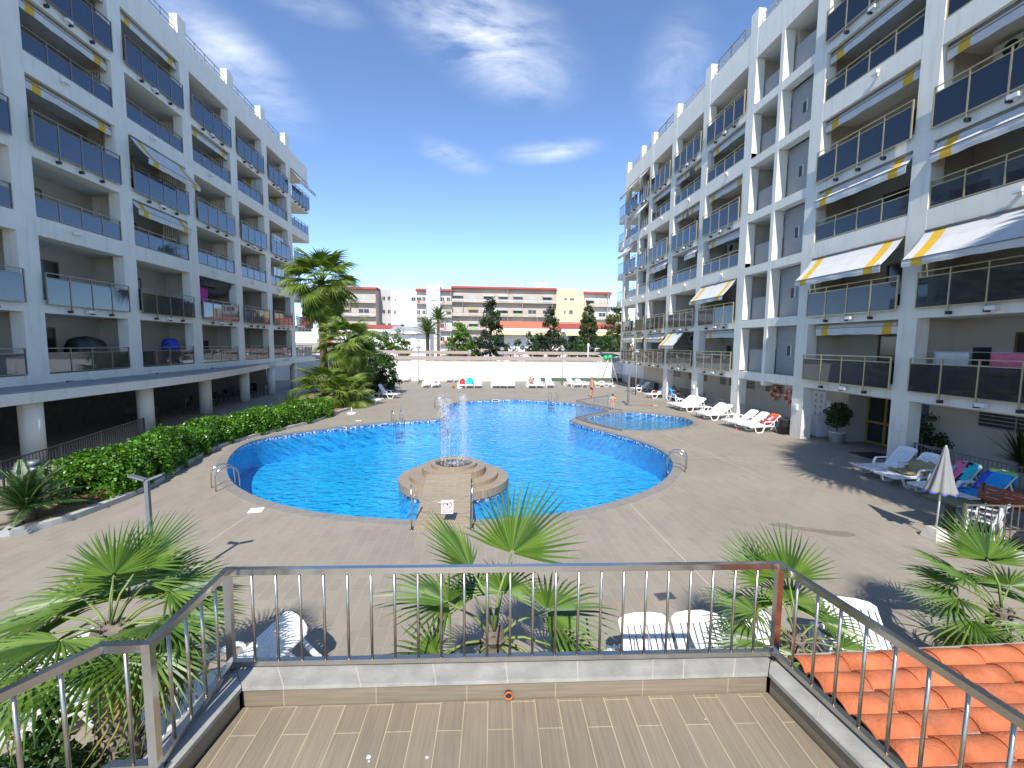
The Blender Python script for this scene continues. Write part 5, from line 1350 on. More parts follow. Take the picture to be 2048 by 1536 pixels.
# the unseen tall palm to the right of the terrace whose shadow falls on the deck
washi(13.2,4.4,9.6,'tall fan palm right of the terrace casting its shadow on the deck',75,26,8,6,1.75,.28,-40)
def washi2():
    washi(15.3,6.3,9.9,'second tall fan palm right of the terrace beside the first',77,22,6,6,1.5,.26,-40)
washi2()
# spiky yucca
def spiky(x,y,z,n,L,label,cat,seed,mat,name='yucca',w=.035):
    t=thing(name,label,cat,(x,y,z));rg=random.Random(seed);mb=MB()
    for i in range(n):
        a=rg.uniform(0,2*PI);e=R(rg.uniform(5,85));l=L*rg.uniform(.75,1.1);d=Vector((math.cos(a)*math.cos(e),math.sin(a)*math.cos(e),math.sin(e)));p=Vector((0,0,.25));sd=d.cross(Vector((0,0,1))).normalized()*w
        m=p+d*l*.5;q=p+d*l+Vector((0,0,-.06*l))
        mb.add([p-sd*.6,p+sd*.6,m+sd,m-sd,q],[(0,1,2,3),(3,2,4)],0,False)
    mb.build('leaves',mat,t);mb=MB();mb.tube([(0,0,-.0),(0,0,.28)],[.09,.07],8);mb.build('stem',M['trunk'],t)
    return t
spiky(-11.9,29.3,0,90,1.15,'spiky bright yucca at the far end of the hedge','yucca',4,M['bright_leaf'])
spiky(15.9+.9,13.0,0,80,1.3,'dark spiky dracaena in the shade behind the near right fence','plant',5,M['bush_leaf'],'dracaena').location=(16.9,12.0,.6)
# feather fronds: sago palm and date palms
def feather(L,n,w,leaf,seed,arch=.5,up=.5):
    rg=random.Random(seed);mb=MB();P=[]
    m=12
    for i in range(m+1):
        u=i/m;P.append(Vector((L*u*(1-.12*arch*u),0,up*L*u*.5-arch*L*u*u*.55)))
    mb.tube(P,[.012*L*(1-.7*i/m)+.004 for i in range(m+1)],5,1)
    for i in range(n):
        u=.10+.9*i/n;k=min(m-1,int(u*m));p=P[k].lerp(P[k+1],u*m-k);d=(P[k+1]-P[k]).normalized()
        ll=leaf*math.sin(PI*min(1,.18+.80*u))**.7*rg.uniform(.9,1.1)
        for s in (-1,1):
            sd=Vector((0,s,0));dr=(d*.55+sd*.85+Vector((0,0,.18))).normalized();q=p+dr*ll+Vector((0,0,-.18*ll));wv=d*w
            mm=p+dr*ll*.5
            mb.add([p-wv*.5,p+wv*.5,mm+wv,mm-wv*.6,q],[(0,1,2,3),(3,2,4)],0,False)
    return mb
CY=[feather(1.0,34,.014,.20,s,.55,.55).mesh('frond',[M['cycad_leaf'],M['petiole']]) for s in (1,2)]
t=thing('sago_palm','dark green sago palm in the corner of the left planting bed','sago palm',(-10.75,11.2,.05));rg=random.Random(8)
mb=MB();mb.tube([(0,0,0),(0,0,.34)],[.17,.13],10);mb.build('trunk',M['trunk'],t)
for i in range(34):
    u=i/34;place_frond(t,rg.choice(CY),i*137.5,76-84*u+rg.uniform(-5,5),.32,rg.uniform(-10,10),rg.uniform(.92,1.15)*1.12)
DP=[feather(3.6,40,.035,.55,s,.75,.75).mesh('frond',[M['feather_leaf'],M['petiole']]) for s in (1,2)]
def date_palm(x,y,h,label,seed,n,fruit,sc=1):
    t=thing('date_palm',label,'palm',(x,y,0),0,'date palms behind the car park');rg=random.Random(seed)
    mb=trunk_mesh(h,.34,.30,seed);mb.build('trunk',M['trunk'],t)
    for i in range(n):
        u=i/n;place_frond(t,rg.choice(DP),i*137.5+rg.uniform(-8,8),80-92*u,h,rg.uniform(-10,10),sc*rg.uniform(.85,1.05))
    if fruit:
        for k in range(7):
            a=k*.9+.3;mb=MB();mb.tube([(0,0,h-.1),(.6*math.cos(a),.6*math.sin(a),h-.1),(.95*math.cos(a),.95*math.sin(a),h-.7)],.03,5)
            for q in range(46):
                c=Vector((.95*math.cos(a)+rg.gauss(0,.16),.95*math.sin(a)+rg.gauss(0,.16),h-.95+rg.gauss(0,.26)));r=.055
                mb.add([c+Vector((r,0,0)),c+Vector((-r*.5,r*.87,0)),c+Vector((-r*.5,-r*.87,0)),c+Vector((0,0,r)),c-Vector((0,0,r))],[(0,1,3),(1,2,3),(2,0,3),(1,0,4),(2,1,4),(0,2,4)],0,True)
            mb.build('fruit_cluster',M['orange_fruit'],t)
date_palm(-8.3,78,6.0,'date palm in front of the grey roofed house, nearer and lower of the two',81,40,False,1.0)
date_palm(-7.6,92,9.2,'date palm with orange fruit clusters behind the nearer date palm',82,40,True,1.0)
# leafy crowns ------------------------------------------------------
def leafcloud(mb,pts,size,rg,flat=.0,aspect=1.6):
    """one little bent leaf at every point"""
    for p in pts:
        s=size*rg.uniform(.65,1.35);d=Vector((rg.gauss(0,1),rg.gauss(0,1),rg.gauss(0,1)*(1-flat))).normalized();e=d.orthogonal().normalized()
        e=Matrix.Rotation(rg.uniform(0,6.28),3,d)@e;w=e*(s*.5/aspect*1.2)
        p=Vector(p);a=p-d*s*.5;b=p+d*s*.5;c=p+d.cross(e)*s*.10
        mb.add([a,c-w,b,c+w],[(0,1,2),(0,2,3)],0,False)
def clumps(n,fn,rg):
    out=[]
    while len(out)<n:
        q=fn(rg)
        if q is not None:out.append(q)
    return out
def crown_tree(x,y,name,label,cat,prof,mat,h0,nl,size,seed,tr=.18,clump=.5,nc=90,limbs=8,grp=None,hollow=.35):
    """trunk with limbs and a crown of leaf clumps inside the outline prof [(z, radius)]"""
    t=thing(name,label,cat,(x,y,0),0,grp);rg=random.Random(seed)
    zt=prof[-1][0]
    def rad(z):
        for (a,ra),(b,rb) in zip(prof[:-1],prof[1:]):
            if a<=z<=b:return ra+(rb-ra)*(z-a)/max(1e-6,b-a)
        return 0
    cs=[]
    while len(cs)<nc:
        z=rg.uniform(prof[0][0],zt);r=rad(z);a=rg.uniform(0,2*PI);q=math.sqrt(rg.uniform(hollow**2,1))
        if rg.random()>(r/max(p[1] for p in prof))*1.1+.10:continue
        q*=r*rg.uniform(.82,1.12);cs.append((q*math.cos(a),q*math.sin(a),z,clump*rg.uniform(.55,1.25)))
    mb=MB();pts=[]
    for i in range(nl):
        c=cs[rg.randrange(nc)];d=Vector((rg.gauss(0,1),rg.gauss(0,1),rg.gauss(0,.75)));d=d/max(.3,d.length)*c[3]*rg.random()**.5
        pts.append((c[0]+d.x,c[1]+d.y,c[2]+d.z))
    leafcloud(mb,pts,size,rg)
    mb.build('crown',mat,t)
    mb=MB();zc=prof[0][0]+(zt-prof[0][0])*.75
    mb.tube([(0,0,0),(rg.uniform(-.1,.1),0,zc*.5),(0,0,zc)],[tr,tr*.75,tr*.2],8)
    for k in range(limbs):
        c=cs[k];z0=max(h0,c[2]*.7-.2);mb.tube([(0,0,z0),(c[0]*.5,c[1]*.5,(z0+c[2])/2+.1),(c[0]*.9,c[1]*.9,c[2])],[tr*.45,tr*.3,tr*.1],5)
    mb.build('trunk',M['trunk'],t);return t
crown_tree(24.1,93,'cypress','narrow dark cypress rising like a spire before the yellow block','cypress',[(.6,1.8),(2,2.4),(5,2.4),(9.5,1.5),(12.8,.4),(13.8,.05)],M['cypress_leaf'],1,9000,.34,91,.25,.55,150)
crown_tree(2.6,76,'cedar','ragged dark cedar left of the red roofed terrace houses','cedar',[(.5,3.0),(2,3.2),(4.2,3.0),(6,1.9),(8.3,1.7),(10.6,1.1),(11.9,.2)],M['cedar_leaf'],1,8500,.30,92,.28,.75,95,12)
crown_tree(13.2,78,'cedar','broad dark cedar in front of the yellow apartment block','cedar',[(.5,3.2),(2,3.3),(4.2,2.9),(6.3,2.0),(8.6,1.0),(10.6,.25)],M['cedar_leaf'],1,8500,.30,93,.28,.75,95,12)
crown_tree(-2.6,72,'leafy_tree','bright green bushy tree between the date palms and the cedar','tree',[(.4,1.8),(1.5,2.6),(3.4,2.6),(5.2,2.1),(6.9,1.0),(7.5,.2)],M['bright_leaf'],1,6500,.26,94,.14,.7,80)
for x,y,w,h,m,l,s in ((-16.2,76,2.9,6.9,'bright_leaf','light green shrub before the low red roofed house on the left',95),(-12.9,75,2.6,6.4,'bright_leaf','yellow green shrub between the left house and the near date palm',96),(8.9,77,3.2,6.1,'bush_leaf','dark green shrub under the red roofed houses, left of the broad cedar',97),(18.9,82,2.5,5.6,'bush_leaf','dark green shrub between the broad cedar and the cypress',98),(25.6,84,3.4,6.8,'bush_leaf','dense dark green shrub right of the cypress',99),(-19.5,80,3.0,7.2,'bush_leaf','dark shrub behind the medium fan palm on the left',100),(-21.5,130,3.5,9.5,'bush_leaf','dark round tree before the grey gable of the left block',104)):
    crown_tree(x,y,'shrub',l,'shrub',[(.1,w*.75),(h*.35,w),(h*.7,w*.75),(h,w*.2)],M[m],.3,3000,.30,s,.08,.7,50,5)
crown_tree(31.2,95,'olive_tree','tall yellowish green tree at the left edge of the right apartment block','tree',[(.5,3.4),(3,3.6),(7,3.4),(10.5,2.8),(12.8,1.2),(13.4,.3)],M['olive_leaf'],1,9000,.34,101,.25,.9,120)
crown_tree(-7.9,38.5,'bush','dark rounded bush with brownish underside behind the left lounger pair','bush',[(.1,1.0),(.9,1.4),(2.0,1.35),(3.0,.9),(3.4,.2)],M['bush_leaf'],.2,4500,.17,102,.07,.45,60,6)
crown_tree(-9.8,36.9,'bush','dark leafy shrub filling the space under the medium fan palm','bush',[(.1,1.6),(1.2,1.9),(3.0,1.6),(4.2,.9),(4.8,.2)],M['bush_leaf'],.2,5000,.20,103,.08,.5,60,6)
# potted tree foliage
rg=random.Random(12);mb=MB();pts=[]
for i in range(1500):
    d=Vector((rg.gauss(0,1),rg.gauss(0,1),rg.gauss(0,1)));d=d/d.length*(rg.random()**.4)
    pts.append((.52*d.x*(1+.3*math.sin(7*d.z)),.52*d.y,1.28+.62*d.z))
leafcloud(mb,pts,.10,rg)
for o in bpy.data.objects:
    if o.name.startswith('potted_tree'): mb.build('foliage',M['bush_leaf'],o)
crown_tree(16.75,15.0,'potted_shrub','dark shrub in the shade behind the nearest right pillar','shrub',[(.1,.5),(.6,.7),(1.3,.6),(1.9,.2)],M['bush_leaf'],.2,1400,.11,105,.04,.25,30,3)
# hedge along the left edge of the deck
hp=crom([(-10.7,13.0),(-10.68,14.3),(-11.0,16.2),(-11.32,18.0),(-11.35,19.8),(-10.82,21.6),(-10.17,23.6),(-9.6,25.3),(-9.35,26.8)],6)
t=thing('hedge','long curved bright green hedge along the left edge of the pool deck','hedge',(0,0,0));rg=random.Random(21)
mb=MB();pts=[]
def hedge_w(u): return .92 if u<.15 else .82
N=len(hp)
for i in range(44000):
    u=rg.random();k=min(N-2,int(u*(N-1)));f=u*(N-1)-k
    c=Vector(hp[k]).lerp(Vector(hp[k+1]),f);d=(Vector(hp[k+1])-Vector(hp[k])).normalized();nn=Vector((d.y,-d.x))
    w=hedge_w(u)*(1+.10*math.sin(u*40)+.07*math.sin(u*93));h=(1.24 if u<.3 else 1.12)+.07*math.sin(u*31)+.05*math.sin(u*77)
    a=rg.uniform(-.12,PI+.12);q=1-.22*rg.random()**1.5
    lx=w*math.cos(a)*q*(1.0 if abs(math.cos(a))<.9 else 1.02);lz=h*abs(math.sin(a))**.55*q if 0<a<PI else rg.uniform(.02,.25)
    if a<0 or a>PI: lx=w*q*(1 if a<0 else -1)
    e=(rg.uniform(-.75,0) if u<.012 else (rg.uniform(0,.6) if u>.988 else 0))
    if rg.random()<.012: lz+=rg.uniform(.03,.16)
    pts.append((c.x+nn.x*lx+d.x*e,c.y+nn.y*lx+d.y*e,max(.03,lz)+rg.gauss(0,.02)))
for i in range(1500):   # rounded near end
    a=rg.uniform(0,PI);b=rg.uniform(PI,2*PI);pts.append((-10.7+.9*math.cos(b)*math.sin(a)*1.0,13.0+.75*math.sin(b)*math.sin(a),1.22*abs(math.cos(a/1.0))**.6))
leafcloud(mb,pts,.105,rg,.2,1.5);mb.build('foliage',M['hedge_leaf'],t)
mb=MB();rows=[]
for k in range(N):
    c=Vector(hp[k]);d=(Vector(hp[min(k+1,N-1)])-Vector(hp[max(k-1,0)])).normalized();nn=Vector((d.y,-d.x));row=[]
    for a in range(9):
        t2=PI*a/8;row.append((c.x+nn.x*.60*math.cos(t2),c.y+nn.y*.60*math.cos(t2),.02+.88*math.sin(t2)**.6))
    rows.append(row)
mb.sheet(rows,.02);mb.build('dark_core',M['bush_leaf'],t)  # dark core sheet added behind the leaves for the hedge's shaded inside
# planting bed with kerb
bed=[(-10.45,10.45),(-9.98,11.15),(-9.80,12.05),(-9.72,13.0),(-9.85,14.2),(-10.2,15.9),(-10.55,17.8),(-10.6,19.4),(-10.1,21.4),(-9.4,23.3),(-8.85,25.1),(-8.7,27.2),(-8.3,29.5),(-7.9,31.5),(-7.9,35),(-8.3,40),(-14.5,40),(-13.6,30),(-12.9,24),(-12.6,20),(-12.2,17),(-11.6,14),(-11.3,12)]
mb=MB();mb.prism(bed,.003,.05);struct('bed_soil_ground',mb,M['soil'])
kp=crom(bed[:13],5);mb=MB();L=[];N2=len(kp)
vs=[];fs=[]
for k in range(N2):
    c=Vector(kp[k]);d=(Vector(kp[min(k+1,N2-1)])-Vector(kp[max(k-1,0)])).normalized();nn=Vector((d.y,-d.x))
    for o_,z in ((.08,.002),(.08,.14),(-.10,.14),(-.10,.002)):vs.append((c.x+nn.x*o_,c.y+nn.y*o_,z))
for k in range(N2-1):
    for q in range(4):fs.append((k*4+q,k*4+(q+1)%4,k*4+4+(q+1)%4,k*4+4+q))
fs+=[(0,3,2,1)];mb.add(vs,fs)
mb.bar((-10.47,10.40,.071),(-11.4,12.2,.071),.16,.138)
struct('bed_kerb',mb,M['kerb'])
# lantana at the lower left
t=thing('flowering_shrub','low flowering shrub with pink and yellow blossoms below the left railing','flower shrub',(-3.85,3.75,0));rg=random.Random(33);mb=MB();pts=[]
for i in range(2600):
    a=rg.uniform(0,2*PI);q=math.sqrt(rg.random());x=.85*q*math.cos(a);y=.55*q*math.sin(a);h=.95*(1-.5*q*q)*(1+.25*math.sin(x*9)*math.sin(y*8+1))
    pts.append((x,y,h*rg.uniform(.35,1)))
for i in range(90): pts.append((.18+rg.gauss(0,.06),.12+rg.gauss(0,.06),.95+rg.uniform(0,.40)))
leafcloud(mb,pts,.075,rg,.3,1.4);mb.build('foliage',M['lantana_leaf'],t)
mb=MB()
for i in range(22): 
    a=rg.uniform(0,6.28);mb.tube([(0,0,0),(.3*math.cos(a),.2*math.sin(a),.45),(.6*math.cos(a),.4*math.sin(a),.75)],[.012,.009,.004],5)
mb.build('twigs',M['trunk'],t)
for i in range(12):
    if i<2:x,y,z=.18+.03*i,.10,1.12+.12*i
    else:
        a=rg.uniform(0,6.28);q=rg.uniform(.2,.9);x,y,z=.8*q*math.cos(a),.5*q*math.sin(a),.95*(1-.45*q*q)+.04
    for nmat,rr,off in ((('pink'),.034,0),('yellow_toy',.017,.014)):
        mb=MB()
        for k in range(12):
            b=rg.uniform(0,6.28);w=rr*rg.uniform(.3,1);c=Vector((x+w*math.cos(b),y+w*math.sin(b),z+off+.012*rg.random()));s=.010
            mb.add([c+Vector((s,0,0)),c+Vector((0,s,.002)),c+Vector((-s,0,0)),c+Vector((0,-s,.002)),c+Vector((0,0,.008))],[(0,1,4),(1,2,4),(2,3,4),(3,0,4),(3,2,1,0)],0,True)
        mb.build('blossom',M['flower_pink'] if nmat=='pink' else M['yellow_toy'],t)
# ------------------------------------------------------------------ terrace in front of the camera
TERR=thing('terrace','small tiled terrace with grey coping in the foreground','terrace',(.27,3.0,0))
ox,oy=.27,3.0
def lo(p,z=None):
    return (p[0]-ox,p[1]-oy) if z is None else (p[0]-ox,p[1]-oy,z)
A_in=(-1.66,3.085);B_in=(2.22,2.95);A_out=(-1.86,3.36);B_out=(2.42,3.20)
Ab_in=(-1.86,1.6);Bb_in=(2.44,.4);Ab_out=(-2.06,1.6);Bb_out=(2.64,.4)
FZ,CZ=1.79,1.95
mb=MB();mb.prism([lo(A_in),lo(Ab_in),lo((-1.86,-.5)),lo((2.6,-.5)),lo(Bb_in),lo(B_in)][::-1],1.55,FZ);mb.build('floor',M['terrace_tile'],TERR)
e=.018
def inset(p,q): return p
mb=MB()
mb.prism([lo((A_in[0]-.0,A_in[1]+e)),lo((B_in[0]+.0,B_in[1]+e)),lo(B_out),lo(A_out)],.0,CZ-.03);mb.prism([lo((A_in[0]-e,A_in[1])),lo((A_out[0]+.02,A_out[1]-.02)),lo((Ab_out[0]+.02,1.6)),lo((Ab_in[0]-e,1.6))],.0,CZ-.031);mb.prism([lo((B_in[0]+e,B_in[1])),lo((Bb_in[0]+e,.4)),lo((Bb_out[0]-.02,.4)),lo((B_out[0]-.02,B_out[1]-.02))],.0,CZ-.032)
mb.build('parapet_wall',M['terrace_wall'],TERR)
# coping stones with open joints
mb=MB()
def stones(a0,a1,b0,b1,cuts):
    for u,v in zip(cuts[:-1],cuts[1:]):
        u2=u+.0012;v2=v-.0012
        P=[Vector(a0).lerp(Vector(a1),u2),Vector(a0).lerp(Vector(a1),v2),Vector(b0).lerp(Vector(b1),v2),Vector(b0).lerp(Vector(b1),u2)]
        mb.prism([lo(p) for p in P],CZ-.03,CZ)
stones((A_in[0],A_in[1]),(B_in[0],B_in[1]),(A_out[0]-.02,A_out[1]+.02),(B_out[0]+.02,B_out[1]+.02),[0,.075,.215,.355,.49,.625,.77,.83,.93,1])
stones(B_in,Bb_in,(B_out[0]+.02,B_out[1]+.02),Bb_out,[0,.17,.34,.52,.70,.88,1]);stones(A_out,Ab_out,A_in,Ab_in,[0,.3,.62,1])
mb.build('coping',M['coping_stone'],TERR)
mb=MB()
for q in ([A_in,B_in,(B_out[0],B_out[1]),(A_out[0],A_out[1])],[B_in,Bb_in,(Bb_out[0]-.005,Bb_out[1]),B_out],[A_out,(Ab_out[0]+.005,Ab_out[1]),Ab_in,A_in]):
    P=[Vector(p) for p in q];c=sum(P,Vector((0,0)))/4;mb.prism([lo(c+(p-c)*.985) for p in P],CZ-.0299,CZ-.0015)
mb.build('coping_joint',M['joint'],TERR)
mb=MB();mb.tube([(.25-ox,2.93+.08-oy+.0,1.83),(.25-ox,3.05-oy,1.83)],.028,14);mb.build('drain_hole',M['cap_black'],TERR)
mb=MB();mb.lathe([(.024,0),(.034,.0),(.034,.012),(.024,.012),(.024,0)],16);mb.v=[(x+.25-ox,3.012-oy-z,y+1.833) for x,y,z in mb.v];mb.build('drain_ring',M['terracotta'],TERR)
# landing at the left
mb=MB();mb.prism([lo(p) for p in ((-2.04,1.6),(-2.04,2.62),(-2.5,2.62),(-2.9,1.9),(-2.9,1.6))],1.3,1.82);mb.build('landing',M['coping_stone'],TERR)
# droppings / leaf litter specks on the tiles
mb=MB();rg=random.Random(6)
for (x,y,r) in ((-.67,2.63,.016),(-.66,2.60,.008),(-.30,2.60,.010),(-.62,2.5,.005),(1.62,2.75,.006),(1.9,2.2,.006)):
    n=8;mb.add([(x-ox+r*rg.uniform(.7,1.2)*math.cos(2*PI*i/n),y-oy+r*rg.uniform(.7,1.2)*math.sin(2*PI*i/n),FZ+.0035) for i in range(n)],[tuple(range(n))])
mb.build('bird_droppings',M['white_box'],TERR)
# stainless railing
RA=thing('terrace_railing','polished square stainless steel railing round the terrace','railing',(.27,3.2,CZ))
def rl(p,z): return (p[0]-.27,p[1]-3.2,z-CZ)
TOP=2.715
path=[(2.60,.45),(2.37,3.105),(-1.83,3.285),(-1.815,2.47),(-2.06,2.475),(-2.95,1.05)]
for i,(a,b) in enumerate(zip(path[:-1],path[1:])):
    da=(Vector(b)-Vector(a)).normalized();a2=Vector(a)-da*.0225;b2=Vector(b)+da*.0225
    mb=MB();z=TOP-.0008*i
    mb.bar(rl(a2,z),rl(b2,z),.045,.045);mb.build('top_rail',M['steel'],RA)
    zb=1.995-.0008*i
    mb=MB();mb.bar(rl(a2,zb),rl(b2,zb),.045,.038);mb.build('bottom_rail',M['steel_dull'],RA)
    L=(Vector(b)-Vector(a)).length;n=max(2,round(L/.175))
    if i==3:n=2
    for k in range(1,n):
        p=Vector(a).lerp(Vector(b),k/n);mb=MB();mb.tube([rl(p,zb+.019),rl(p,z-.022)],.0105,8)
        mb.build('baluster',M['bar_steel'],RA)
for p in ((2.37,3.105),(-1.83,3.285),(-1.815,2.47)):
    mb=MB();mb.bar(rl(p,CZ),rl(p,TOP-.0225),.047,.047,0,(0,1,0));mb.box(p[0]-.27-.05,p[0]-.27+.05,p[1]-3.2-.05,p[1]-3.2+.05,0,.008);mb.build('post',M['steel'],RA)
# clay tiled roof to the right
t=thing('tiled_roof','orange clay barrel tile roof next to the terrace at the lower right','tiled roof',(2.66,1.2,0))
mb=MB();pitch=.198
rg=random.Random(9)
tiles=MB()
for r in range(13):
    yc=2.0-.04-pitch*r+.03
    for c in range(11):
        x0=-.02+c*.40+(.0 if c else 0);x1=x0+.45
        za=1.765+.0*c
        n=9;vs=[]
        jit=rg.uniform(-.008,.008);ry=rg.uniform(-.003,.003)
        for (x,rr,dz) in ((x0+jit,.106,.010),(x1+jit,.100,.0)):
            for j in range(n):
                a=PI*(.02+.96*j/(n-1));vs.append((x,yc+ry+rr*math.cos(a),za+dz+rr*.82*math.sin(a)))
            for j in range(n):
                a=PI*(.02+.96*j/(n-1));vs.append((x,yc+ry+(rr-.014)*math.cos(a),za+dz+(rr-.014)*.82*math.sin(a)))
        fs=[]
        for j in range(n-1):
            fs.append((j,j+1,2*n+j+1,2*n+j));fs.append((n+j+1,n+j,3*n+j,3*n+j+1));fs.append((j+1,j,n+j,n+j+1));fs.append((2*n+j,2*n+j+1,3*n+j+1,3*n+j))
        tiles.add(vs,fs,0,True)
tiles.build('barrel_tiles',M['terracotta'],t)
mb=MB();mb.box(.03,4.4,-.55,2.03,1.55,1.775);
for r in range(14):
    yc=2.0-.04+.03-pitch*(r-.5);mb.box(.0,4.4,yc-.03,yc+.03,1.772,1.80)
mb.build('mortar_bed',M['mortar'],t)
mb=MB();mb.box(.1,4.3,-.45,1.95,0,1.55);mb.build('wall',M['stucco_warm'],t)
# ------------------------------------------------------------------ white wall and car park roofs
t=thing('boundary_wall','long white wall with dark green base closing the far end of the deck','wall',(3,52.5,0))
mb=MB();mb.box(-26,14.9,-.1,.15,.0,2.30);mb.build('wall_face',M['white_wall'],t)
mb=MB();mb.box(-26.05,14.95,-.14,.2,2.30,2.38);mb.build('wall_cap',M['grey_wall'],t)
mb=MB();mb.box(3.9,14.9,-.125,-.101,0.002,.42);mb.build('green_base',M['green_base'],t)
mb=MB();mb.box(14.9,15.15,-8,.15,0,2.42);mb.build('side_wall',M['white_wall'],t)
def carport(x0,x1,y0,y1,z,label):
    t=thing('carport',label,'carport',((x0+x1)/2,(y0+y1)/2,0),0,'flat carport roofs beyond the wall');cx=(x0+x1)/2;cy=(y0+y1)/2
    mb=MB();mb.add([(x0-cx,y0-cy,z),(x1-cx,y0-cy,z),(x1-cx,y1-cy,z+.28),(x0-cx,y1-cy,z+.28),(x0-cx,y0-cy,z-.08),(x1-cx,y0-cy,z-.08),(x1-cx,y1-cy,z+.2),(x0-cx,y1-cy,z+.2)],[(0,1,2,3),(7,6,5,4),(0,4,5,1),(1,5,6,2),(2,6,7,3),(3,7,4,0)]);mb.build('roof',M['canopy_brown'],t)
    n=max(2,int((x1-x0)/4.5))
    for k in range(n+1):
        x=x0+.3+(x1-x0-.6)*k/n-cx;mb=MB();mb.bar((x,y0+.4-cy,0),(x,y0+.4-cy,z-.06),.1,.1);mb.bar((x,y0+.3-cy,z-.13),(x,y1-.2-cy,z+.12),.08,.12);mb.build('post',M['white_box'],t)
carport(-26,19.5,53.2,57.6,2.50,'long brown carport roof right behind the white wall')
carport(-26,-.6,61.5,66,3.05,'second brown carport roof row, left part, before the date palms')
carport(3.2,26,61.5,66,3.05,'second brown carport roof row, right part, below the red roofs')
# parked cars under the carports, seen through the gap
def car(x,y,col,label):
    t=thing('parked_car',label,'car',(x,y,0),0,'cars under the carports')
    mb=MB();P=[(-2.1,.35),(-2.1,.8),(-1.3,.95),(-.8,1.42),(.9,1.45),(1.6,.98),(2.1,.85),(2.1,.35)]
    vs=[(px,-.85 if z<1.2 else -.68,z) for px,z in P]+[(px,.85 if z<1.2 else .68,z) for px,z in P];n=8
    mb.add(vs,[tuple(range(n)),tuple(range(n,2*n))[::-1]]+[(i,n+i,n+(i+1)%n,(i+1)%n) for i in range(n)]);mb.build('body',col,t)
    mb=MB();mb.box(-.9,.95,-.80,.80,1.0,1.36);mb.build('windows',M['win_dark'],t)
    for wx in (-1.3,1.35):
        for s in (-1,1):
            mb=MB();mb.lathe([(.0001,-.1),(.32,-.1),(.33,0),(.32,.1),(.0001,.1)],16);mb.v=[(px+wx,pz+s*.78,py+.33) for px,py,pz in mb.v];mb.build('wheel',M['cap_black'],t)
for x,y,m,l in ((-8.8,55.2,'car_dark','dark car under the carport, left of the left lamp post'),(-4.2,55.2,'red','red car roof showing over the white wall left of centre'),(0.4,55.2,'car_dark','dark car under the carport behind the trio of loungers'),(5.0,55.2,'red','red car under the carport right of the middle lamp post'),(9.6,55.2,'navy','dark blue car under the carport behind the walking man'),(7.0,63.5,'car_dark','dark car under the second carport row, left one'),(11.8,63.5,'wood_red','brownish car under the second carport row'),(17.0,63.5,'car_dark','dark car under the second carport row, near the right block')):
    car(x,y,M[m],l)
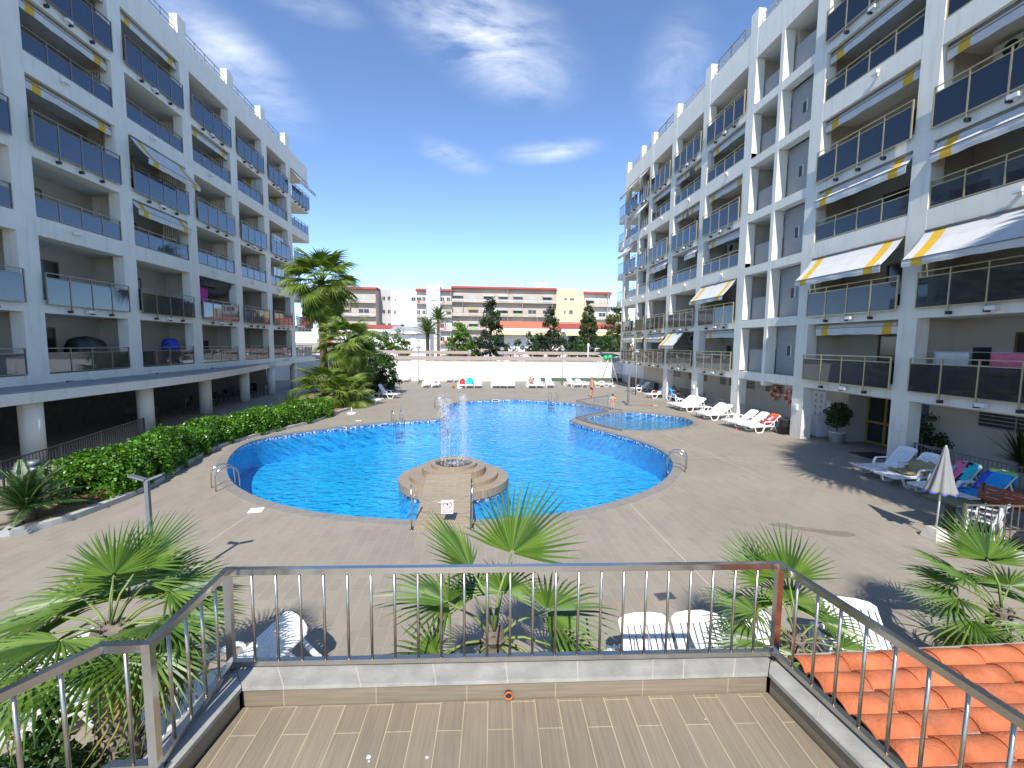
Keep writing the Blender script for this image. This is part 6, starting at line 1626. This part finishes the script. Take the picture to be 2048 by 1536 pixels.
# ------------------------------------------------------------------ houses beyond
def block(name,label,x0,x1,y,dep,z0,z1,wall,floors,kind,roof=None,cat='apartment block',rz=0,bal=None,seed=0,wins=(),awn=(),fh=None):
    """distant apartment block with per-floor balconies or plain windowed wall; front faces -Y"""
    cx=(x0+x1)/2;t=thing(name,label,cat,(cx,y,0),R(rz));rg=random.Random(seed);w=(x1-x0)/2
    mb=MB();mb.box(-w,w,0,dep,z0,z1);mb.build('wall',M[wall],t)
    H=(z1-z0)/floors
    if roof:
        mb=MB();mb.add([(-w-.3,-1.4,z1-.05),(w+.3,-1.4,z1-.05),(w+.3,.8,z1+.85),(-w-.3,.8,z1+.85),(-w-.3,dep,z1+.85),(w+.3,dep,z1+.85),(w+.3,dep,z1-.05),(-w-.3,dep,z1-.05)],[(0,1,2,3),(3,2,5,4),(4,5,6,7),(0,3,4,7),(1,6,5,2),(0,7,6,1)]);mb.build('roof',M[roof],t)
    for f in range(floors):
        zf=z0+H*f
        if kind=='balcony':
            mb=MB();mb.box(-w-.02,w+.02,-1.5,-.002,zf-.12,zf+.12);mb.build('balcony_slab',M['beige_wall'],t)
            mb=MB();mb.box(-w,w,-1.48,-1.44,zf+.25,zf+.95);mb.build('balcony_front',M['grey_wall'] if rg.random()<.5 else M['beige_wall'],t)
            mb=MB();mb.bar((-w,-1.46,zf+1.05),(w,-1.46,zf+1.05),.05,.05);mb.build('balcony_rail',M['bronze'],t)
            n=max(2,int(2*w/4.6))
            for k in range(n):
                xa=-w+2*w*(k+.12)/n;ww=2*w/n*.52;mb=MB();mb.box(xa,xa+ww,-.03,-.004,zf+.15,zf+2.3);q=rg.random();o=mb.build('window',M['win_dark'] if q<.55 else M['shutter'],t)
                mb=MB();mb.box(xa+ww/2-.04,xa+ww/2+.04,-.05,-.03,zf+.15,zf+2.3);mb.build('frame',M['white_box'],o)
                if rg.random()<.35:
                    mb=MB();mb.box(xa+ww+.3,xa+ww+.36,-1.4,-.004,zf+.12,zf+H-.12);mb.build('partition',M['ivory_wall'],t)
                if rg.random()<.4:
                    q=rg.choice(('awning_white','khaki','shutter'));mb=MB();mb.add([(xa-.3,-.02,zf+2.55),(xa+ww+.4,-.02,zf+2.55),(xa+ww+.4,-1.7,zf+2.1),(xa-.3,-1.7,zf+2.1),(xa-.3,-1.7,zf+1.9),(xa+ww+.4,-1.7,zf+1.9)],[(0,1,2,3),(3,2,5,4)]);mb.build('awning',M[q],t)
                if rg.random()<.3:
                    mb=MB();xx=xa+rg.uniform(0,ww);mb.box(xx,xx+rg.uniform(.5,1.1),-1.52,-1.49,zf+.2,zf+1.0);mb.build('laundry',M[rg.choice(('lime','pink','awning_white','red','awning_white'))],t)
    for (u,f,ww,hh) in wins:
        xx=-w+2*w*u;zz=z0+H*f+.9;mb=MB();mb.box(xx-ww/2,xx+ww/2,-.025,-.004,zz,zz+hh);o=mb.build('window',M['win_dark'],t)
        mb=MB();mb.box(xx-ww/2-.08,xx+ww/2+.08,-.12,-.004,zz-.09,zz-.01);mb.build('sill',M['white_box'],o);mb=MB();mb.box(xx-.03,xx+.03,-.035,-.025,zz,zz+hh);mb.build('frame',M['white_box'],o)
    return t
Y0=150.0
k=Y0/880.0
def px(x):return (x-949)*k
def pz(y):return 4.41+(689.5-y)*k
b1=block('apartment_building','beige balcony block with red roof edge at the far left beside the palm',px(655),px(762),Y0-4,14,0,pz(590),'beige_wall',5,'balcony','roof_red',seed=1)
block('apartment_building','grey gabled block with small windows left of the white block',px(761),px(795),Y0+1,13,0,pz(586),'grey_wall',5,'plain',None,rz=-14,wins=[(u,f,.9,1.2) for u in (.28,.6,.84) for f in (2,3,4)],seed=2)
block('apartment_building','bright white block with few small windows in the centre left distance',px(788),px(837),Y0-1,14,0,pz(588),'white_wall',5,'plain',None,wins=[(.15,4,.5,.6),(.85,4,1.4,1.2),(.12,3,.7,1.2),(.12,2,.5,1.0),(.42,2,1.2,1.0),(.42,3,1.3,.1),(.42,4,1.3,.1),(.86,3,1.3,.1),(.86,2,1.3,.1)],seed=3)
block('apartment_building','slim balcony column with red roof edge right of the bright white block',px(837),px(857),Y0-3,12,0,pz(590),'ivory_wall',5,'balcony','roof_red',seed=4)
t=block('apartment_building','white stair tower with tall glazed strip between two balcony columns',px(857),px(882),Y0-4.5,12,0,pz(580),'white_wall',5,'plain',None,seed=5)
mb=MB();mb.box(-1.0,1.2,-.06,-.004,3,pz(592));o=mb.build('glazed_strip',M['lamp_glass'],t);mb=MB()
for z in (6,9,12,15,18): mb.box(-1.0,1.2,-.09,-.06,z,z+.25)
for x in (-1.15,-.05,1.2): mb.box(x-.08,x+.08,-.09,-.06,3,pz(592))
mb.build('glazing_bars',M['grey_metal'],o)
block('apartment_building','slim balcony column with red roof edge right of the stair tower',px(882),px(904),Y0-3,12,0,pz(590),'ivory_wall',5,'balcony','roof_red',seed=6)
block('apartment_building','long beige balcony block with a red roof in the centre of the distance',px(904),px(1107),Y0-2,15,0,pz(583),'beige_wall',5,'balcony','roof_red',seed=7)
block('apartment_building','pale yellow block with six small windows in the right distance',px(1107),px(1163),Y0-3,14,0,pz(581),'cream_wall',5,'plain',None,wins=[(.32,4,.9,.7),(.55,4,1.3,.7),(.30,3,.6,1.2),(.52,3,1.2,1.3),(.32,2,.6,.3),(.52,2,1.3,.2)],seed=8)
block('apartment_building','narrow balcony block with red roof and teal awning right of the yellow block',px(1162),px(1213),Y0-4,14,0,pz(590),'ivory_wall',5,'balcony','roof_red',seed=9)
block('apartment_building','cream block glimpsed behind the yellowish tree at the far right',px(1213),px(1300),Y0+18,14,0,pz(620),'cream_wall',4,'balcony',None,seed=10)
# antennas and dishes on the roofs
for x,y,l,q in ((px(1072),pz(578),'white satellite dish on the roof edge of the long beige block, left of three',1),(px(1079),pz(577),'white satellite dish on the long beige block, middle of three',1),(px(1088),pz(577),'white satellite dish on the long beige block, right of three',1),(px(1084),pz(578),'tall thin television aerial on the long beige block',0),(px(1047),pz(578),'thin television aerial near the middle of the long beige roof',0),(px(881),pz(580),'white dish and mast on the white stair tower',1),(px(892),pz(586),'thin aerial on the balcony column beside the stair tower',0)):
    t=thing('satellite_dish' if q else 'television_aerial',l,'dish' if q else 'aerial',(x,Y0+1,y-.3),0,'roof aerials and dishes')
    mb=MB();mb.tube([(0,0,0),(0,0,1.2 if q else 2.8)],.06,6);mb.build('mast',M['grey_metal'],t)
    if q:
        mb=MB();mb.lathe([(.0001,.0),(.5,.08),(.8,.25),(.78,.27),(.45,.12),(.0001,.05)],16);mb.v=[(a,-c+.0,b+1.3) for a,b,c in mb.v];mb.build('dish',M['white_box'],t)
    else:
        mb=MB()
        for z,w in ((2.8,1.0),(2.4,.7)): mb.bar((-w,0,z),(w,0,z),.07,.05)
        mb.build('crossbar',M['grey_metal'],t)
# low houses
def low_house(x0,x1,y,dep,ze,zr,roof,label,wall='white_wall',awn=True,seed=0,chim=()):
    cx=(x0+x1)/2;t=thing('terrace_house',label,'house',(cx,y,0));w=(x1-x0)/2
    mb=MB();mb.box(-w,w,0,dep,0,ze);mb.build('wall',M[wall],t)
    mb=MB();mb.add([(-w-.4,-1.2,ze),(w+.4,-1.2,ze),(w+.4,dep*.6,zr),(-w-.4,dep*.6,zr),(-w-.4,dep+.5,ze),(w+.4,dep+.5,ze),(-w-.4,-1.2,ze-.22),(w+.4,-1.2,ze-.22),(w+.4,dep+.5,ze-.22),(-w-.4,dep+.5,ze-.22)],[(0,1,2,3),(3,2,5,4),(0,3,4,9,6),(1,7,8,5,2),(6,7,1,0),(4,5,8,9),(6,9,8,7)]);o=mb.build('roof',M[roof],t)
    mb=MB();mb.box(-w-.42,w+.42,-1.26,-1.202,ze-.5,ze+.02);mb.build('fascia',M['white_wall'],t)
    if awn:
        n=max(1,int(2*w/7))
        for i in range(n):
            a=-w+2*w*i/n+.3;b=-w+2*w*(i+1)/n-.3;mb=MB();mb.add([(a,-.9,ze-.55),(b,-.9,ze-.55),(b,-2.6,ze-1.05),(a,-2.6,ze-1.05),(b,-2.6,ze-1.4),(a,-2.6,ze-1.4)],[(0,1,2,3),(3,2,4,5)]);mb.build('awning',M['cream_wall'],t)
            mb=MB();mb.box(a+1,a+3.2,-.03,-.004,.9,ze-1.0);mb.build('window',M['shutter'] if i%2 else M['win_dark'],t)
    for u in chim:
        mb=MB();x=-w+2*w*u;mb.box(x-.45,x+.45,-.2,.7,ze,zr+2.3);mb.build('chimney',M['white_wall'],o)
    mb=MB();mb.box(-w,w,-4.2,-4.0,0,2.0);mb.build('garden_wall',M['white_wall'],t)
k2=100/880
def qx(x,Y=100.):return (x-949)*Y/880
def qz(y,Y=100.):return 4.41+(689.5-y)*Y/880
low_house(qx(975),qx(1215),100,12,qz(659),qz(641),'roof_orange','long low white house with orange red roof and cream awnings behind the cedars',chim=(.05,),awn=True)
low_house(qx(1118),qx(1225),97,10,qz(659,97),qz(645,97),'roof_red','low white house with darker red roof in front of the yellow block')
low_house(qx(690,110),qx(795,110),110,10,qz(664,110),qz(653,110),'roof_red','low house with dull red roof and dark green trim behind the left shrubs',awn=False,chim=())
low_house(qx(785,106),qx(860,106),106,10,qz(667,106),qz(655,106),'roof_grey','low house with grey roof behind the near date palm',awn=False)
t=thing('canvas_parasol','white garden canopy in front of the grey roofed house','canopy',(qx(828,90),90,0));mb=MB();mb.tube([(0,0,0),(0,0,4.9)],.06,6);mb.build('pole',M['white_box'],t);mb=MB();mb.lathe([(1.5,4.7),(.8,5.25),(.05,5.5)],10);mb.build('canopy',M['awning_white'],t)
t=thing('mast','thin pale mast standing between the carport rows','mast',(qx(1177,58),58,0));mb=MB();mb.tube([(0,0,0),(0,0,4.6)],.07,8);mb.build('pole',M['white_box'],t);mb=MB();mb.box(-.12,.12,-.12,.12,4.2,4.6);mb.build('head',M['white_box'],t)
CLOUDS=[(950,50,(.25,.095),1.0,-20),(475,130,(.14,.07),.55,-30),(1350,150,(.08,.10),.45,20),(1100,303,(.13,.026),.6,2),(905,312,(.10,.028),.42,-14),(600,0,(.12,.025),.4,0)]
# ------------------------------------------------------------------ camera, sun, sky
cam=bpy.data.cameras.new('camera');co=bpy.data.objects.new('camera',cam);COL.objects.link(co)
yaw,pitch,roll=R(4.789),R(5.175),R(0.562)
f=Vector((math.sin(yaw)*math.cos(pitch),math.cos(yaw)*math.cos(pitch),-math.sin(pitch)))
r=Vector((math.cos(yaw),-math.sin(yaw),0));u=r.cross(f)
r2=r*math.cos(roll)+u*math.sin(roll);u2=-r*math.sin(roll)+u*math.cos(roll)
mw=Matrix(((r2.x,u2.x,-f.x,0),(r2.y,u2.y,-f.y,0),(r2.z,u2.z,-f.z,4.41),(0,0,0,1)))
co.matrix_world=mw
cam.sensor_fit='HORIZONTAL';cam.sensor_width=36;cam.lens=36*880.1/2048;cam.clip_start=.05;cam.clip_end=6000
SC.camera=co
EL,AZ=45.0,9.0       # sun behind the camera, a little to the left
sd=Vector((-math.sin(R(AZ))*math.cos(R(EL)),-math.cos(R(AZ))*math.cos(R(EL)),math.sin(R(EL))))
sl=bpy.data.lights.new('sun','SUN');sl.energy=3.2;sl.angle=R(.53);sl.color=(1,.955,.88)
so=bpy.data.objects.new('sun',sl);COL.objects.link(so);so.rotation_euler=sd.to_track_quat('Z','Y').to_euler();so.location=(0,-20,40)
w=bpy.data.worlds.new('World');SC.world=w;w.use_nodes=True
nt=w.node_tree;N=nt.nodes;Lk=nt.links
bg=N['Background'];bg.inputs['Strength'].default_value=.15
sky=N.new('ShaderNodeTexSky');sky.sky_type='NISHITA';sky.sun_disc=False;sky.sun_elevation=R(EL)
sky.sun_rotation=math.atan2(sd.x,sd.y)
sky.air_density=.62;sky.dust_density=.0;sky.ozone_density=3.5;sky.altitude=0
tc=N.new('ShaderNodeTexCoord')
def vm(op,a,b=None,s=None):
    n=N.new('ShaderNodeVectorMath');n.operation=op
    Lk.new(a,n.inputs[0])
    if b is not None:
        if isinstance(b,(tuple,list)):n.inputs[1].default_value=b
        else:Lk.new(b,n.inputs[1])
    if s is not None:n.inputs['Scale'].default_value=s
    return n
def mt(op,a,b,clamp=False):
    n=N.new('ShaderNodeMath');n.operation=op;n.use_clamp=clamp
    for i,x in enumerate((a,b)):
        if isinstance(x,(int,float)):n.inputs[i].default_value=x
        else:Lk.new(x,n.inputs[i])
    return n.outputs[0]
D=tc.outputs['Generated']
sx=N.new('ShaderNodeSeparateXYZ');Lk.new(D,sx.inputs[0])
zz=mt('MAXIMUM',mt('ADD',sx.outputs[2],.12),.05)
cx=mt('DIVIDE',sx.outputs[0],zz);cy=mt('DIVIDE',sx.outputs[1],zz)
cb=N.new('ShaderNodeCombineXYZ');Lk.new(cx,cb.inputs[0]);Lk.new(cy,cb.inputs[1])
mp=N.new('ShaderNodeMapping');mp.inputs['Rotation'].default_value=(0,0,R(38));mp.inputs['Scale'].default_value=(1.7,2.7,1);Lk.new(cb.outputs[0],mp.inputs['Vector'])
n1=N.new('ShaderNodeTexNoise');n1.inputs['Scale'].default_value=1.5;n1.inputs['Detail'].default_value=9;n1.inputs['Roughness'].default_value=.62;n1.inputs['Distortion'].default_value=.45;Lk.new(mp.outputs[0],n1.inputs['Vector'])
wisp=N.new('ShaderNodeMapRange');wisp.inputs['From Min'].default_value=.36;wisp.inputs['From Max'].default_value=.74;Lk.new(n1.outputs['Fac'],wisp.inputs['Value'])
def cdir(x,y):
    d=f+r2*((x-1024)/880.1)+u2*((768-y)/880.1);return d.normalized()
mask=None
for (x,y,wd,st,ax) in CLOUDS:
    c=cdir(x,y)
    # anisotropic falloff round the cloud's own direction
    df=vm('SUBTRACT',D,tuple(c)).outputs[0]
    ra=Vector(r2)*math.cos(R(ax))+Vector(u2)*math.sin(R(ax));ub=-Vector(r2)*math.sin(R(ax))+Vector(u2)*math.cos(R(ax))
    a=N.new('ShaderNodeVectorMath');a.operation='DOT_PRODUCT';Lk.new(df,a.inputs[0]);a.inputs[1].default_value=ra
    b=N.new('ShaderNodeVectorMath');b.operation='DOT_PRODUCT';Lk.new(df,b.inputs[0]);b.inputs[1].default_value=ub
    da=mt('DIVIDE',a.outputs['Value'],wd[0]);db=mt('DIVIDE',b.outputs['Value'],wd[1])
    q=mt('SQRT',mt('ADD',mt('MULTIPLY',da,da),mt('MULTIPLY',db,db)),0)
    fw=N.new('ShaderNodeVectorMath');fw.operation='DOT_PRODUCT';Lk.new(D,fw.inputs[0]);fw.inputs[1].default_value=c
    g=N.new('ShaderNodeMapRange');g.interpolation_type='SMOOTHSTEP';g.inputs['From Min'].default_value=1.0;g.inputs['From Max'].default_value=.0;g.inputs['To Min'].default_value=0;g.inputs['To Max'].default_value=st;Lk.new(q,g.inputs['Value'])
    gg=mt('MULTIPLY',g.outputs[0],mt('GREATER_THAN',fw.outputs['Value'],0))
    mask=gg if mask is None else mt('MAXIMUM',mask,gg)
cl=mt('MULTIPLY',wisp.outputs[0],mask,True)
mx=N.new('ShaderNodeMix');mx.data_type='RGBA';Lk.new(cl,mx.inputs['Factor']);Lk.new(sky.outputs[0],mx.inputs['A']);mx.inputs['B'].default_value=(5.2,5.35,5.5,1)
Lk.new(mx.outputs['Result'],bg.inputs['Color'])
SC.view_settings.view_transform='Standard';SC.view_settings.look='None';SC.view_settings.exposure=1.03;SC.view_settings.gamma=1
SC.view_settings.use_curve_mapping=False
SC.render.engine='CYCLES'
SC.cycles.max_bounces=7;SC.cycles.diffuse_bounces=3;SC.cycles.glossy_bounces=3;SC.cycles.transparent_max_bounces=24;SC.cycles.transmission_bounces=4
SC.cycles.caustics_reflective=False;SC.cycles.caustics_refractive=False;SC.cycles.sample_clamp_indirect=6
SC.cycles.use_denoising=True
